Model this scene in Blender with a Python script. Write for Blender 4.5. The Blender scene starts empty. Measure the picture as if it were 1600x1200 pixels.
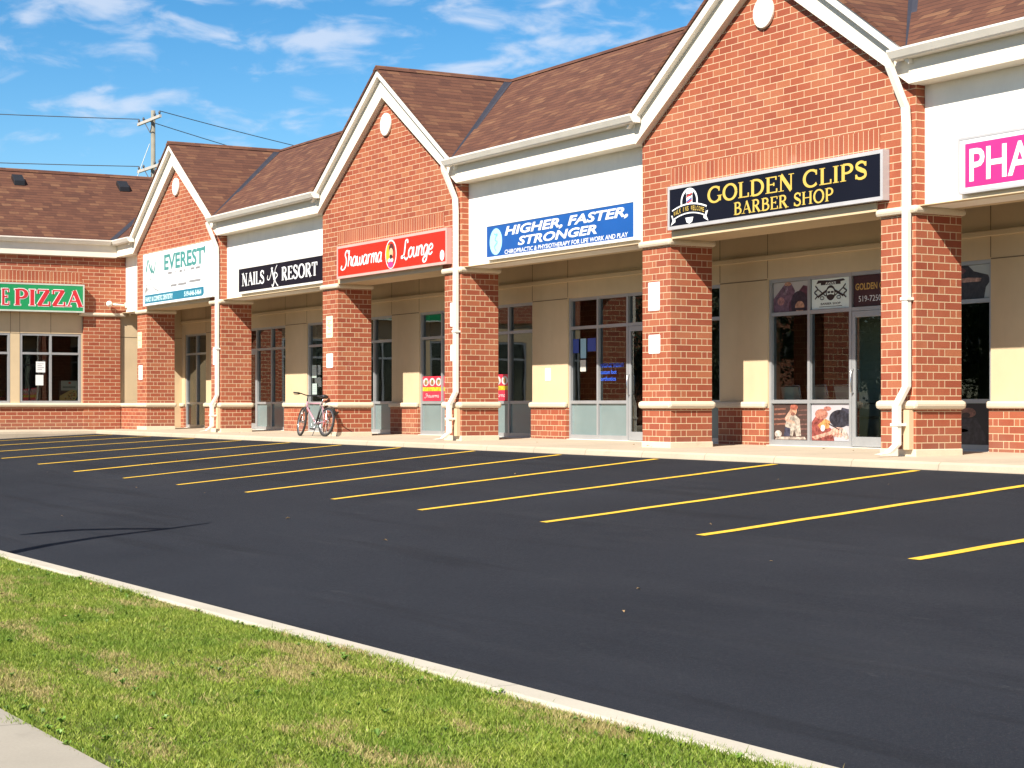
import bpy, bmesh, math, random
import numpy as np
from mathutils import Vector, Matrix

R = math.radians
C = bpy.context.scene.collection
SC = bpy.context.scene
random.seed(7)
rng = np.random.default_rng(11)

# ------------------------------------------------------------------ camera, sky, sun, exposure
CZ = 0.666
cam_d = bpy.data.cameras.new("camera")
cam = bpy.data.objects.new("camera", cam_d); C.objects.link(cam)
cam.location = (0, 0, CZ); cam.rotation_euler = (R(90), 0, R(60))
cam_d.sensor_width = 36; cam_d.lens = 65.25; cam_d.shift_y = 0.0206
cam_d.clip_end = 4000
SC.camera = cam
SC.render.resolution_x = 1024; SC.render.resolution_y = 768

SUN_DIR = Vector((0.54, -1.0, 1.0)).normalized()          # towards the sun
SUN_EL = math.asin(SUN_DIR.z)
SUN_AZ = math.atan2(SUN_DIR.x, SUN_DIR.y)                 # from +Y towards +X
sun_d = bpy.data.lights.new("sun", 'SUN'); sun_d.energy = 5.0; sun_d.angle = R(0.5)
sun_d.color = (1.0, 0.93, 0.82)
sun = bpy.data.objects.new("sun", sun_d); C.objects.link(sun)
sun.location = SUN_DIR * 60
sun.rotation_euler = (-SUN_DIR).to_track_quat('-Z', 'Y').to_euler()

world = bpy.data.worlds.new("World"); SC.world = world; world.use_nodes = True
def build_sky():
    nt = world.node_tree; n = nt.nodes; L = nt.links
    for x in list(n): n.remove(x)
    out = n.new('ShaderNodeOutputWorld'); bg = n.new('ShaderNodeBackground')
    sky = n.new('ShaderNodeTexSky'); sky.sky_type = 'NISHITA'; sky.sun_disc = False
    sky.sun_elevation = SUN_EL; sky.sun_rotation = SUN_AZ
    sky.air_density = 1.0; sky.dust_density = 0.3; sky.ozone_density = 4.0; sky.altitude = 200
    bg.inputs['Strength'].default_value = 0.062
    hsv = n.new('ShaderNodeHueSaturation'); hsv.inputs['Saturation'].default_value = 1.35
    hsv.inputs['Value'].default_value = 1.0; hsv.inputs['Hue'].default_value = 0.497
    L.new(sky.outputs[0], hsv.inputs['Color'])
    tc = n.new('ShaderNodeTexCoord')
    mp = n.new('ShaderNodeMapping'); mp.inputs['Rotation'].default_value = (0, R(10), R(30))
    mp.inputs['Scale'].default_value = (24, 24, 66); mp.inputs['Location'].default_value = (2.1, 6.3, 1.4)
    L.new(tc.outputs['Generated'], mp.inputs['Vector'])
    nz = n.new('ShaderNodeTexNoise'); nz.inputs['Scale'].default_value = 1.0
    nz.inputs['Detail'].default_value = 7; nz.inputs['Roughness'].default_value = 0.52
    nz.inputs['Distortion'].default_value = 0.35
    L.new(mp.outputs[0], nz.inputs['Vector'])
    # more cloud higher up
    sep = n.new('ShaderNodeSeparateXYZ'); L.new(tc.outputs['Generated'], sep.inputs[0])
    mr0 = n.new('ShaderNodeMapRange'); mr0.inputs[1].default_value = 0.08; mr0.inputs[2].default_value = 0.24
    mr0.inputs[3].default_value = -0.05; mr0.inputs[4].default_value = 0.10
    L.new(sep.outputs[2], mr0.inputs[0])
    ad = n.new('ShaderNodeMath'); ad.operation = 'ADD'
    L.new(nz.outputs[0], ad.inputs[0]); L.new(mr0.outputs[0], ad.inputs[1])
    mr = n.new('ShaderNodeMapRange'); mr.inputs[1].default_value = 0.505; mr.inputs[2].default_value = 0.75
    mr.inputs[3].default_value = 0.0; mr.inputs[4].default_value = 0.66
    mr.interpolation_type = 'SMOOTHSTEP'
    L.new(ad.outputs[0], mr.inputs[0])
    mx = n.new('ShaderNodeMix'); mx.data_type = 'RGBA'
    el = n.new('ShaderNodeMapRange'); el.inputs[1].default_value = 0.12; el.inputs[2].default_value = 0.5
    el.inputs[3].default_value = 1.22; el.inputs[4].default_value = 0.85
    L.new(sep.outputs[2], el.inputs[0])
    vm = n.new('ShaderNodeVectorMath'); vm.operation = 'SCALE'; L.new(hsv.outputs[0], vm.inputs[0]); L.new(el.outputs[0], vm.inputs['Scale'])
    L.new(mr.outputs[0], mx.inputs[0]); L.new(vm.outputs[0], mx.inputs[6])
    mx.inputs[7].default_value = (6.8, 7.3, 8.4, 1)
    L.new(mx.outputs[2], bg.inputs['Color']); L.new(bg.outputs[0], out.inputs[0])
build_sky()
SC.view_settings.view_transform = 'Standard'; SC.view_settings.look = 'None'
SC.view_settings.gamma = 1; SC.view_settings.use_curve_mapping = False
SC.view_settings.exposure = 0.95

# ------------------------------------------------------------------ node helpers / materials
class NT:
    def __init__(s, name):
        s.mat = bpy.data.materials.new(name); s.mat.use_nodes = True
        s.t = s.mat.node_tree; s.n = s.t.nodes; s.l = s.t.links
        s.b = s.n['Principled BSDF']; s.out = s.n['Material Output']
    def new(s, t, **k):
        x = s.n.new(t)
        for a, v in k.items(): setattr(x, a, v)
        return x
    def put(s, sock, v):
        if isinstance(v, bpy.types.NodeSocket): s.l.new(v, sock)
        else: sock.default_value = v
    def math(s, op, a, b=0.0, c=0.0):
        x = s.new('ShaderNodeMath', operation=op)
        s.put(x.inputs[0], a); s.put(x.inputs[1], b)
        if len(x.inputs) > 2: s.put(x.inputs[2], c)
        return x.outputs[0]
    def mix(s, f, a, b, mode='MIX'):
        x = s.new('ShaderNodeMix', data_type='RGBA', blend_type=mode)
        s.put(x.inputs[0], f)
        s.put(x.inputs[6], a if not isinstance(a, tuple) else (*a[:3], 1))
        s.put(x.inputs[7], b if not isinstance(b, tuple) else (*b[:3], 1))
        return x.outputs[2]
    def mixf(s, f, a, b):
        x = s.new('ShaderNodeMix', data_type='FLOAT')
        s.put(x.inputs[0], f); s.put(x.inputs[2], a); s.put(x.inputs[3], b)
        return x.outputs[0]
    def pos(s): return s.new('ShaderNodeNewGeometry').outputs['Position']
    def noise(s, scale, detail=4, rough=0.55, vec=None, stretch=None):
        v = vec if vec is not None else s.pos()
        if stretch:
            m = s.new('ShaderNodeMapping'); m.inputs['Scale'].default_value = stretch
            s.l.new(v, m.inputs['Vector']); v = m.outputs[0]
        x = s.new('ShaderNodeTexNoise'); x.inputs['Scale'].default_value = scale
        x.inputs['Detail'].default_value = detail; x.inputs['Roughness'].default_value = rough
        s.l.new(v, x.inputs['Vector']); return x.outputs[0]
    def ramp(s, f, stops):
        x = s.new('ShaderNodeValToRGB'); e = x.color_ramp.elements
        while len(e) < len(stops): e.new(0.5)
        for el, (p, c) in zip(e, stops): el.position = p; el.color = (*c, 1)
        s.l.new(f, x.inputs[0]); return x.outputs[0]
    def rng(s, f, a, b, c, d):
        x = s.new('ShaderNodeMapRange'); s.put(x.inputs[0], f)
        for i, v in enumerate((a, b, c, d)): x.inputs[i + 1].default_value = v
        return x.outputs[0]
    def bump(s, h, strength=0.3, dist=0.01):
        x = s.new('ShaderNodeBump'); x.inputs['Strength'].default_value = strength
        x.inputs['Distance'].default_value = dist
        s.l.new(h, x.inputs['Height']); s.l.new(x.outputs[0], s.b.inputs['Normal'])
    def col(s, v): s.put(s.b.inputs['Base Color'], v if not isinstance(v, tuple) else (*v[:3], 1))
    def rough(s, v): s.put(s.b.inputs['Roughness'], v)

def plain(name, c, rough=0.5, metal=0.0, var=0.08, nscale=3.0, spec=0.5):
    m = NT(name)
    f = m.noise(nscale, 5)
    m.col(m.mix(m.rng(f, 0.3, 0.7, 0, 1), tuple(max(0, x * (1 - var)) for x in c), tuple(min(1, x * (1 + var)) for x in c)))
    m.rough(rough); m.b.inputs['Metallic'].default_value = metal
    m.b.inputs['Specular IOR Level'].default_value = spec
    return m.mat

def brick_mat(name, rowh=0.1, L=0.30, S=0.0, soldier=False, off=0.0, zoff=0.02, mort=0.010):
    m = NT(name)
    g = m.new('ShaderNodeNewGeometry')
    sp = m.new('ShaderNodeSeparateXYZ'); m.l.new(g.outputs['Position'], sp.inputs[0])
    sn = m.new('ShaderNodeSeparateXYZ'); m.l.new(g.outputs['True Normal'], sn.inputs[0])
    ax = m.math('GREATER_THAN', m.math('ABSOLUTE', sn.outputs[0]), 0.6)
    u = m.mixf(ax, sp.outputs[0], m.math('ADD', sp.outputs[1], 0.05)); v = sp.outputs[2]
    if soldier: u, v = v, u
    u = m.math('ADD', u, 100 + off); v = m.math('ADD', v, 100 + zoff)
    P = L + S
    vr = m.math('DIVIDE', v, rowh); row = m.math('FLOOR', vr)
    fv = m.math('MULTIPLY', m.math('FRACT', vr), rowh)
    offs = m.math('MULTIPLY', m.math('MODULO', row, 2.0), 0.0 if soldier else 0.5)
    up = m.math('ADD', m.math('DIVIDE', u, P), offs); cell = m.math('FLOOR', up)
    fu = m.math('MULTIPLY', m.math('FRACT', up), P)
    sh = m.math('GREATER_THAN', fu, L)
    fu2 = m.math('SUBTRACT', fu, m.math('MULTIPLY', sh, L))
    jm = m.math('MAXIMUM', m.math('LESS_THAN', fv, mort), m.math('LESS_THAN', fu2, mort))
    cb = m.new('ShaderNodeCombineXYZ'); m.put(cb.inputs[0], cell); m.put(cb.inputs[1], row); m.put(cb.inputs[2], sh)
    wn = m.new('ShaderNodeTexWhiteNoise', noise_dimensions='3D'); m.l.new(cb.outputs[0], wn.inputs['Vector'])
    c = m.ramp(wn.outputs['Value'], [(0.0, (0.265, 0.060, 0.031)), (0.35, (0.318, 0.079, 0.039)), (0.75, (0.350, 0.096, 0.045)), (1.0, (0.385, 0.135, 0.064))])
    fine = m.noise(38, 6, 0.65)
    c = m.mix(m.rng(fine, 0.3, 0.75, 0.0, 0.45), c, (0.24, 0.075, 0.045))
    big = m.noise(0.9, 5, 0.6)
    c = m.mix(m.rng(big, 0.45, 0.8, 0.0, 0.30), c, (0.48, 0.20, 0.12))
    mo = m.mix(m.rng(fine, 0.3, 0.7, 0, 1), (0.52, 0.385, 0.24), (0.66, 0.51, 0.33))
    eff = m.noise(1.6, 6, 0.7, stretch=(1, 1, 0.5))
    c = m.mix(m.rng(eff, 0.62, 0.8, 0.0, 0.4), c, (0.50, 0.36, 0.29))
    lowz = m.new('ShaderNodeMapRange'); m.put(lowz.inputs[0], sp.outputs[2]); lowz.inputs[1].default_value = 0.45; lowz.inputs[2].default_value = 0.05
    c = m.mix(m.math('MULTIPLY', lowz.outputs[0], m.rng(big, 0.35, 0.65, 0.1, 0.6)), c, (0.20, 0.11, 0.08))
    m.col(m.mix(jm, c, mo)); m.rough(m.rng(fine, 0.2, 0.8, 0.75, 0.95))
    m.b.inputs['Specular IOR Level'].default_value = 0.25
    h = m.math('ADD', m.math('MULTIPLY', m.math('SUBTRACT', 1.0, jm), 1.0), m.math('MULTIPLY', fine, 0.5))
    m.bump(h, 0.5, 0.006)
    return m.mat

def shingle_mat(name):
    m = NT(name)
    g = m.new('ShaderNodeNewGeometry')
    sp = m.new('ShaderNodeSeparateXYZ'); m.l.new(g.outputs['Position'], sp.inputs[0])
    sn = m.new('ShaderNodeSeparateXYZ'); m.l.new(g.outputs['True Normal'], sn.inputs[0])
    ax = m.math('GREATER_THAN', m.math('ABSOLUTE', sn.outputs[0]), m.math('ABSOLUTE', sn.outputs[1]))
    u = m.mixf(ax, sp.outputs[0], sp.outputs[1])
    rowh = 0.082
    vr = m.math('DIVIDE', m.math('ADD', sp.outputs[2], 50.0), rowh); row = m.math('FLOOR', vr); fv = m.math('FRACT', vr)
    w1 = m.new('ShaderNodeTexWhiteNoise', noise_dimensions='1D'); m.put(w1.inputs['W'], row)
    up = m.math('ADD', m.math('DIVIDE', m.math('ADD', u, 200.0), 0.26), m.math('MULTIPLY', w1.outputs[0], 7.0))
    cell = m.math('FLOOR', up); fu = m.math('FRACT', up)
    cb = m.new('ShaderNodeCombineXYZ'); m.put(cb.inputs[0], cell); m.put(cb.inputs[1], row)
    wn = m.new('ShaderNodeTexWhiteNoise', noise_dimensions='2D'); m.l.new(cb.outputs[0], wn.inputs['Vector'])
    c = m.ramp(wn.outputs['Value'], [(0.0, (0.078, 0.032, 0.021)), (0.3, (0.112, 0.045, 0.027)), (0.7, (0.142, 0.059, 0.034)), (0.9, (0.180, 0.083, 0.043)), (1.0, (0.23, 0.115, 0.060))])
    tone = m.noise(0.45, 4, 0.6)
    c = m.mix(m.rng(tone, 0.3, 0.7, 0.1, 0.4), c, (0.128, 0.053, 0.031))
    sl = m.noise(9, 4, 0.7, stretch=(0.5, 0.5, 3.5))
    c = m.mix(m.rng(sl, 0.45, 0.7, 0.0, 0.45), c, (0.055, 0.024, 0.018))
    gr = m.noise(120, 3, 0.7)
    c = m.mix(m.rng(gr, 0.35, 0.7, 0, 0.4), c, (0.07, 0.04, 0.035))
    edge = m.math('LESS_THAN', fv, 0.16)
    c = m.mix(m.math('MULTIPLY', edge, 0.65), c, (0.035, 0.02, 0.018))
    m.col(c); m.rough(0.92); m.b.inputs['Specular IOR Level'].default_value = 0.2
    m.bump(m.math('ADD', m.math('SUBTRACT', 1.0, fv), m.math('MULTIPLY', wn.outputs['Value'], 0.5)), 0.5, 0.012)
    return m.mat

def stucco_mat(name, c, var=0.06, dirt=0.10):
    m = NT(name)
    a = m.noise(2.0, 6, 0.6); b = m.noise(55, 3, 0.6)
    st = m.noise(1.6, 5, 0.65, stretch=(2.5, 2.5, 0.35))
    k = m.mix(m.rng(a, 0.3, 0.7, 0, 1), tuple(x * (1 - var) for x in c), tuple(min(1, x * (1 + var * 0.5)) for x in c))
    k = m.mix(m.rng(st, 0.5, 0.8, 0, dirt * 2), k, tuple(x * 0.72 for x in c))
    m.col(k); m.rough(0.9); m.b.inputs['Specular IOR Level'].default_value = 0.25
    m.bump(b, 0.25, 0.004)
    return m.mat

def concrete_mat(name, c, joint=None):
    m = NT(name)
    a = m.noise(0.8, 7, 0.65); b = m.noise(60, 4, 0.7); s_ = m.noise(4.5, 6, 0.6)
    k = m.mix(m.rng(a, 0.3, 0.7, 0, 1), tuple(x * 0.84 for x in c), tuple(min(1, x * 1.08) for x in c))
    k = m.mix(m.rng(b, 0.35, 0.75, 0, 0.35), k, tuple(x * 0.66 for x in c))
    k = m.mix(m.rng(s_, 0.62, 0.72, 0, 0.35), k, tuple(x * 0.62 for x in c))
    if joint:
        sp = m.new('ShaderNodeSeparateXYZ'); m.l.new(m.pos(), sp.inputs[0])
        f = m.math('FRACT', m.math('DIVIDE', m.math('ADD', sp.outputs[0], 300.0), joint))
        j = m.math('LESS_THAN', f, 0.014 / joint * 1.0)
        k = m.mix(m.math('MULTIPLY', j, 0.7), k, tuple(x * 0.35 for x in c))
    m.col(k); m.rough(0.9); m.bump(b, 0.2, 0.004)
    return m.mat

def asphalt_mat(name):
    m = NT(name)
    p = m.noise(0.35, 6, 0.6); tr = m.noise(0.5, 6, 0.7, stretch=(0.35, 2.2, 1)); f = m.noise(80, 4, 0.85); f2 = m.noise(30, 4, 0.8)
    c = m.mix(m.rng(p, 0.3, 0.7, 0, 1), (0.0105, 0.0124, 0.0175), (0.0170, 0.0194, 0.0260))
    c = m.mix(m.rng(tr, 0.52, 0.78, 0, 0.4), c, (0.033, 0.0345, 0.040))
    c = m.mix(m.rng(f, 0.52, 0.70, 0, 0.6), c, (0.058, 0.060, 0.066))
    sc = m.noise(2.6, 7, 0.75, stretch=(0.5, 1.6, 1))
    c = m.mix(m.rng(sc, 0.64, 0.80, 0, 0.4), c, (0.10, 0.10, 0.098))
    sw = m.noise(0.9, 4, 0.6, stretch=(0.16, 2.6, 1))
    c = m.mix(m.rng(sw, 0.56, 0.66, 0, 0.45), c, (0.009, 0.010, 0.013))
    m.col(c); m.rough(m.rng(f2, 0.3, 0.7, 0.75, 0.95)); m.b.inputs['Specular IOR Level'].default_value = 0.16
    m.bump(m.math('ADD', f, f2), 0.6, 0.008)
    return m.mat

def paint_mat(name):
    m = NT(name)
    a = m.noise(26, 5, 0.7); b = m.noise(2.0, 5, 0.6)
    c = m.mix(m.rng(b, 0.3, 0.7, 0, 1), (0.62, 0.37, 0.022), (0.72, 0.45, 0.03))
    c = m.mix(m.rng(a, 0.57, 0.74, 0, 0.85), c, (0.06, 0.055, 0.035))
    m.col(c); m.rough(0.75); return m.mat

def lawn_mat(name):
    m = NT(name)
    a = m.noise(0.9, 6, 0.65); b = m.noise(30, 5, 0.7); d = m.noise(0.55, 5, 0.6, stretch=(0.6, 1.6, 1))
    c = m.mix(m.rng(a, 0.35, 0.65, 0, 1), (0.060, 0.085, 0.016), (0.10, 0.10, 0.024))
    c = m.mix(m.rng(d, 0.5, 0.72, 0, 0.6), c, (0.19, 0.14, 0.06))
    c = m.mix(m.rng(b, 0.4, 0.7, 0, 0.6), c, (0.045, 0.04, 0.018))
    m.col(c); m.rough(0.95); m.bump(b, 0.6, 0.02); return m.mat

def grass_mat(name):
    m = NT(name)
    at = m.new('ShaderNodeAttribute', attribute_name='tint')
    d = m.noise(1.1, 6, 0.68, stretch=(0.55, 1.6, 1)); a = m.noise(1.6, 5, 0.6)
    sp = m.new('ShaderNodeSeparateColor'); m.l.new(at.outputs['Color'], sp.inputs[0])
    g = m.ramp(sp.outputs[0], [(0.0, (0.105, 0.160, 0.015)), (0.4, (0.205, 0.275, 0.028)), (0.75, (0.30, 0.37, 0.05)), (1.0, (0.45, 0.47, 0.12))])
    g = m.mix(m.rng(a, 0.42, 0.66, 0.0, 0.6), g, (0.095, 0.190, 0.016))
    dry = m.math('ADD', m.math('MULTIPLY', m.rng(d, 0.48, 0.70, 0.0, 1.0), 0.85), m.math('MULTIPLY', sp.outputs[1], 0.5))
    g = m.mix(m.math('GREATER_THAN', dry, 0.62), g, m.mix(sp.outputs[0], (0.34, 0.27, 0.095), (0.46, 0.39, 0.17)))
    m.col(g); m.rough(0.6); m.b.inputs['Specular IOR Level'].default_value = 0.3
    tr = m.new('ShaderNodeBsdfTranslucent'); m.l.new(g, tr.inputs[0])
    ms = m.new('ShaderNodeMixShader'); ms.inputs[0].default_value = 0.3
    m.l.new(m.b.outputs[0], ms.inputs[1]); m.l.new(tr.outputs[0], ms.inputs[2]); m.l.new(ms.outputs[0], m.out.inputs[0])
    return m.mat

def glass_mat(name, tint=(0.62, 0.68, 0.66), refl=1.0):
    m = NT(name); m.n.remove(m.b)
    tr = m.new('ShaderNodeBsdfTransparent'); tr.inputs[0].default_value = (*tint, 1)
    gl = m.new('ShaderNodeBsdfGlossy'); gl.inputs['Roughness'].default_value = 0.012
    gl.inputs[0].default_value = (0.9 * refl, 0.95 * refl, 0.95 * refl, 1)
    fr = m.new('ShaderNodeFresnel'); fr.inputs[0].default_value = 1.55
    w = m.noise(0.7, 2, 0.5); bp = m.new('ShaderNodeBump'); bp.inputs['Strength'].default_value = 0.04; bp.inputs['Distance'].default_value = 0.05
    m.l.new(w, bp.inputs['Height']); m.l.new(bp.outputs[0], gl.inputs['Normal'])
    f2 = m.math('MINIMUM', m.math('MULTIPLY', fr.outputs[0], 1.5), 1.0)
    ms = m.new('ShaderNodeMixShader'); m.l.new(f2, ms.inputs[0]); m.l.new(tr.outputs[0], ms.inputs[1]); m.l.new(gl.outputs[0], ms.inputs[2])
    m.l.new(ms.outputs[0], m.out.inputs[0]); return m.mat

MT = {}
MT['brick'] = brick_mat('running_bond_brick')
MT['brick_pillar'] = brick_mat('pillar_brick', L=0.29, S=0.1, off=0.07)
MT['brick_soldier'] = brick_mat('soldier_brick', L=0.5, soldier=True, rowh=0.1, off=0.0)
MT['shingle'] = shingle_mat('brown_shingles')
MT['stucco'] = stucco_mat('cream_stucco', (0.88, 0.835, 0.745), 0.06, 0.14)
MT['tan'] = stucco_mat('tan_stucco', (0.58, 0.45, 0.285), dirt=0.12)
MT['trim'] = stucco_mat('painted_trim', (0.78, 0.715, 0.60), 0.03, 0.08)
MT['porch'] = stucco_mat('shade_dimmed_tan', (0.26, 0.20, 0.13))  # tan darkened on beam back and ceiling to deepen the shade under the porch
MT['white'] = plain('white_aluminium', (0.80, 0.755, 0.67), 0.45, var=0.06)
MT['stone'] = concrete_mat('cast_stone', (0.66, 0.56, 0.42))
MT['concrete'] = concrete_mat('walk_concrete', (0.47, 0.385, 0.285), joint=1.55)
MT['kerb'] = concrete_mat('kerb_concrete', (0.47, 0.425, 0.345), joint=3.0)
MT['sidewalk'] = concrete_mat('sidewalk_concrete', (0.325, 0.29, 0.235), joint=2.2)
MT['asphalt'] = asphalt_mat('sealed_asphalt')
MT['paint'] = paint_mat('yellow_paint')
MT['lawn'] = lawn_mat('lawn_soil')
MT['grass'] = grass_mat('grass_blades')
MT['flash'] = plain('dark_flashing', (0.035, 0.034, 0.045), 0.5, 0.0, 0.15)
MT['alu'] = plain('anodised_aluminium', (0.36, 0.37, 0.38), 0.38, 0.35, 0.06)
MT['glass'] = glass_mat('shop_glass')
MT['spandrel'] = plain('teal_spandrel_panel', (0.17, 0.225, 0.225), 0.12, 0.0, 0.1, 1.2)
MT['joint'] = plain('sealant_joint', (0.16, 0.115, 0.07), 0.9)
MT['dark'] = plain('black_plastic', (0.015, 0.015, 0.017), 0.45)
MT['rubber'] = plain('rubber', (0.02, 0.02, 0.02), 0.8)
MT['steel'] = plain('bright_steel', (0.55, 0.55, 0.56), 0.25, 0.9)
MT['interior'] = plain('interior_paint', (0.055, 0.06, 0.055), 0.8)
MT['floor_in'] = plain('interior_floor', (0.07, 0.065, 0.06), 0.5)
MT['pole'] = plain('weathered_timber', (0.22, 0.205, 0.165), 0.9, 0, 0.2, 1.5)
MT['wire'] = plain('dark_wire', (0.07, 0.07, 0.08), 0.6)
MT['earth'] = lawn_mat('far_ground')
_cols = {}
def colr(c, rough=0.45):
    k = (tuple(round(x, 3) for x in c), rough)
    if k not in _cols: _cols[k] = plain('colour_%d' % (len(_cols) + 1), c, rough, var=0.05)
    return _cols[k]

# ------------------------------------------------------------------ mesh builder
class MB:
    def __init__(s): s.v = []; s.f = []
    def add(s, vs, fs):
        o = len(s.v); s.v += [tuple(p) for p in vs]; s.f += [tuple(i + o for i in f) for f in fs]; return s
    def box(s, x0, x1, y0, y1, z0, z1):
        if x0 > x1: x0, x1 = x1, x0
        if y0 > y1: y0, y1 = y1, y0
        if z0 > z1: z0, z1 = z1, z0
        return s.add([(x0, y0, z0), (x1, y0, z0), (x1, y1, z0), (x0, y1, z0), (x0, y0, z1), (x1, y0, z1), (x1, y1, z1), (x0, y1, z1)],
                     [(0, 3, 2, 1), (4, 5, 6, 7), (0, 1, 5, 4), (1, 2, 6, 5), (2, 3, 7, 6), (3, 0, 4, 7)])
    def prism(s, pts, off):
        """solid between polygon pts (3D) and pts+off"""
        n = len(pts); off = Vector(off); P = [Vector(p) for p in pts]
        nrm = Vector((0, 0, 0))
        for i in range(n):
            a, b = P[i], P[(i + 1) % n]
            nrm += Vector(((a.y - b.y) * (a.z + b.z), (a.z - b.z) * (a.x + b.x), (a.x - b.x) * (a.y + b.y)))
        if nrm.dot(off) > 0: P = P[::-1]
        vs = P + [p + off for p in P]
        fs = [tuple(range(n)), tuple(range(2 * n - 1, n - 1, -1))]
        for i in range(n):
            j = (i + 1) % n; fs.append((j, i, i + n, j + n))
        return s.add(vs, fs)
    def tube(s, path, r, n=8, cap=True):
        path = [Vector(p) for p in path]; m = len(path)
        rs = r if isinstance(r, (list, tuple)) else [r] * m
        rings = []; up = None
        for i, p in enumerate(path):
            t = (path[min(i + 1, m - 1)] - path[max(i - 1, 0)]).normalized()
            if up is None: up = Vector((0, 0, 1)) if abs(t.z) < 0.9 else Vector((1, 0, 0))
            a = t.cross(up)
            if a.length < 1e-5: a = t.orthogonal()
            a.normalize(); b = a.cross(t).normalized(); up = b
            rings.append([p + (a * math.cos(2 * math.pi * k / n) + b * math.sin(2 * math.pi * k / n)) * rs[i] for k in range(n)])
        vs = [q for g in rings for q in g]; fs = []
        for i in range(m - 1):
            for k in range(n):
                k2 = (k + 1) % n; fs.append((i * n + k, i * n + k2, (i + 1) * n + k2, (i + 1) * n + k))
        if cap: fs.append(tuple(range(n))[::-1]); fs.append(tuple((m - 1) * n + k for k in range(n)))
        return s.add(vs, fs)
    def rect_tube(s, path, w, d):
        """rectangular duct: w along X, d along Y"""
        vs = []; fs = []
        for p in path:
            x, y, z = p; vs += [(x - w / 2, y - d / 2, z), (x + w / 2, y - d / 2, z), (x + w / 2, y + d / 2, z), (x - w / 2, y + d / 2, z)]
        m = len(path)
        for i in range(m - 1):
            for k in range(4):
                k2 = (k + 1) % 4; fs.append((i * 4 + k, (i + 1) * 4 + k, (i + 1) * 4 + k2, i * 4 + k2))
        fs.append((0, 1, 2, 3)); fs.append(tuple((m - 1) * 4 + k for k in (3, 2, 1, 0)))
        return s.add(vs, fs)
    def disc(s, c, r, n, axis_u, axis_v, thick, nrm):
        c = Vector(c); u = Vector(axis_u); v = Vector(axis_v); ru, rv = r if isinstance(r, tuple) else (r, r)
        return s.prism([c + u * ru * math.cos(2 * math.pi * k / n) + v * rv * math.sin(2 * math.pi * k / n) for k in range(n)], Vector(nrm) * thick)
    def torus(s, c, R_, r, u, v, n=32, m=8, flat=1.0):
        c = Vector(c); u = Vector(u).normalized(); v = Vector(v).normalized(); w = u.cross(v)
        vs = []; fs = []
        for i in range(n):
            a = 2 * math.pi * i / n; d = u * math.cos(a) + v * math.sin(a)
            for k in range(m):
                b = 2 * math.pi * k / m; vs.append(c + d * (R_ + r * flat * math.cos(b)) + w * r * math.sin(b))
        for i in range(n):
            for k in range(m):
                i2 = (i + 1) % n; k2 = (k + 1) % m
                fs.append((i * m + k, i2 * m + k, i2 * m + k2, i * m + k2))
        return s.add(vs, fs)
    def ball(s, c, r, n=12, m=8):
        rx, ry, rz = r if isinstance(r, tuple) else (r, r, r); vs = []; fs = []
        for i in range(m + 1):
            t = math.pi * i / m
            for k in range(n):
                a = 2 * math.pi * k / n
                vs.append((c[0] + rx * math.sin(t) * math.cos(a), c[1] + ry * math.sin(t) * math.sin(a), c[2] + rz * math.cos(t)))
        for i in range(m):
            for k in range(n):
                k2 = (k + 1) % n; fs.append((i * n + k, (i + 1) * n + k, (i + 1) * n + k2, i * n + k2))
        return s.add(vs, fs)
    def build(s, name, mat, parent=None, loc=None, bevel=0.0, smooth=False, xform=None):
        o = loc if loc is not None else (ORG.get(parent.name, (0, 0, 0)) if parent else (0, 0, 0))
        me = bpy.data.meshes.new(name)
        vs = s.v
        if xform is not None: vs = [tuple(xform @ Vector(p)) for p in vs]
        vs = [(p[0] - o[0], p[1] - o[1], p[2] - o[2]) for p in vs]
        me.from_pydata(vs, [], s.f); me.materials.append(mat)
        if smooth:
            for p in me.polygons: p.use_smooth = True
        me.update()
        ob = bpy.data.objects.new(name, me); C.objects.link(ob)
        if parent: ob.parent = parent; ORG[ob.name] = o
        else: ob.location = o; ORG[ob.name] = o
        if bevel:
            b = ob.modifiers.new('bevel', 'BEVEL'); b.width = bevel; b.segments = 2; b.limit_method = 'ANGLE'; b.angle_limit = R(50)
        return ob
def boxes(name, mat, parent, lst, bevel=0.0):
    return [MB().box(*b).build(name, mat, parent, bevel=bevel) for b in lst]
ORG = {}
def thing(name, loc, label, cat, group=None):
    o = bpy.data.objects.new(name, None); C.objects.link(o); o.location = loc; o.empty_display_size = 0.3
    ORG[o.name] = tuple(loc); o['label'] = label; o['category'] = cat
    if group: o['group'] = group
    return o
def tag(o, label, cat, group=None):
    o['label'] = label; o['category'] = cat
    if group: o['group'] = group
    return o
def struct(o, kind='structure'): o['kind'] = kind; return o

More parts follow.
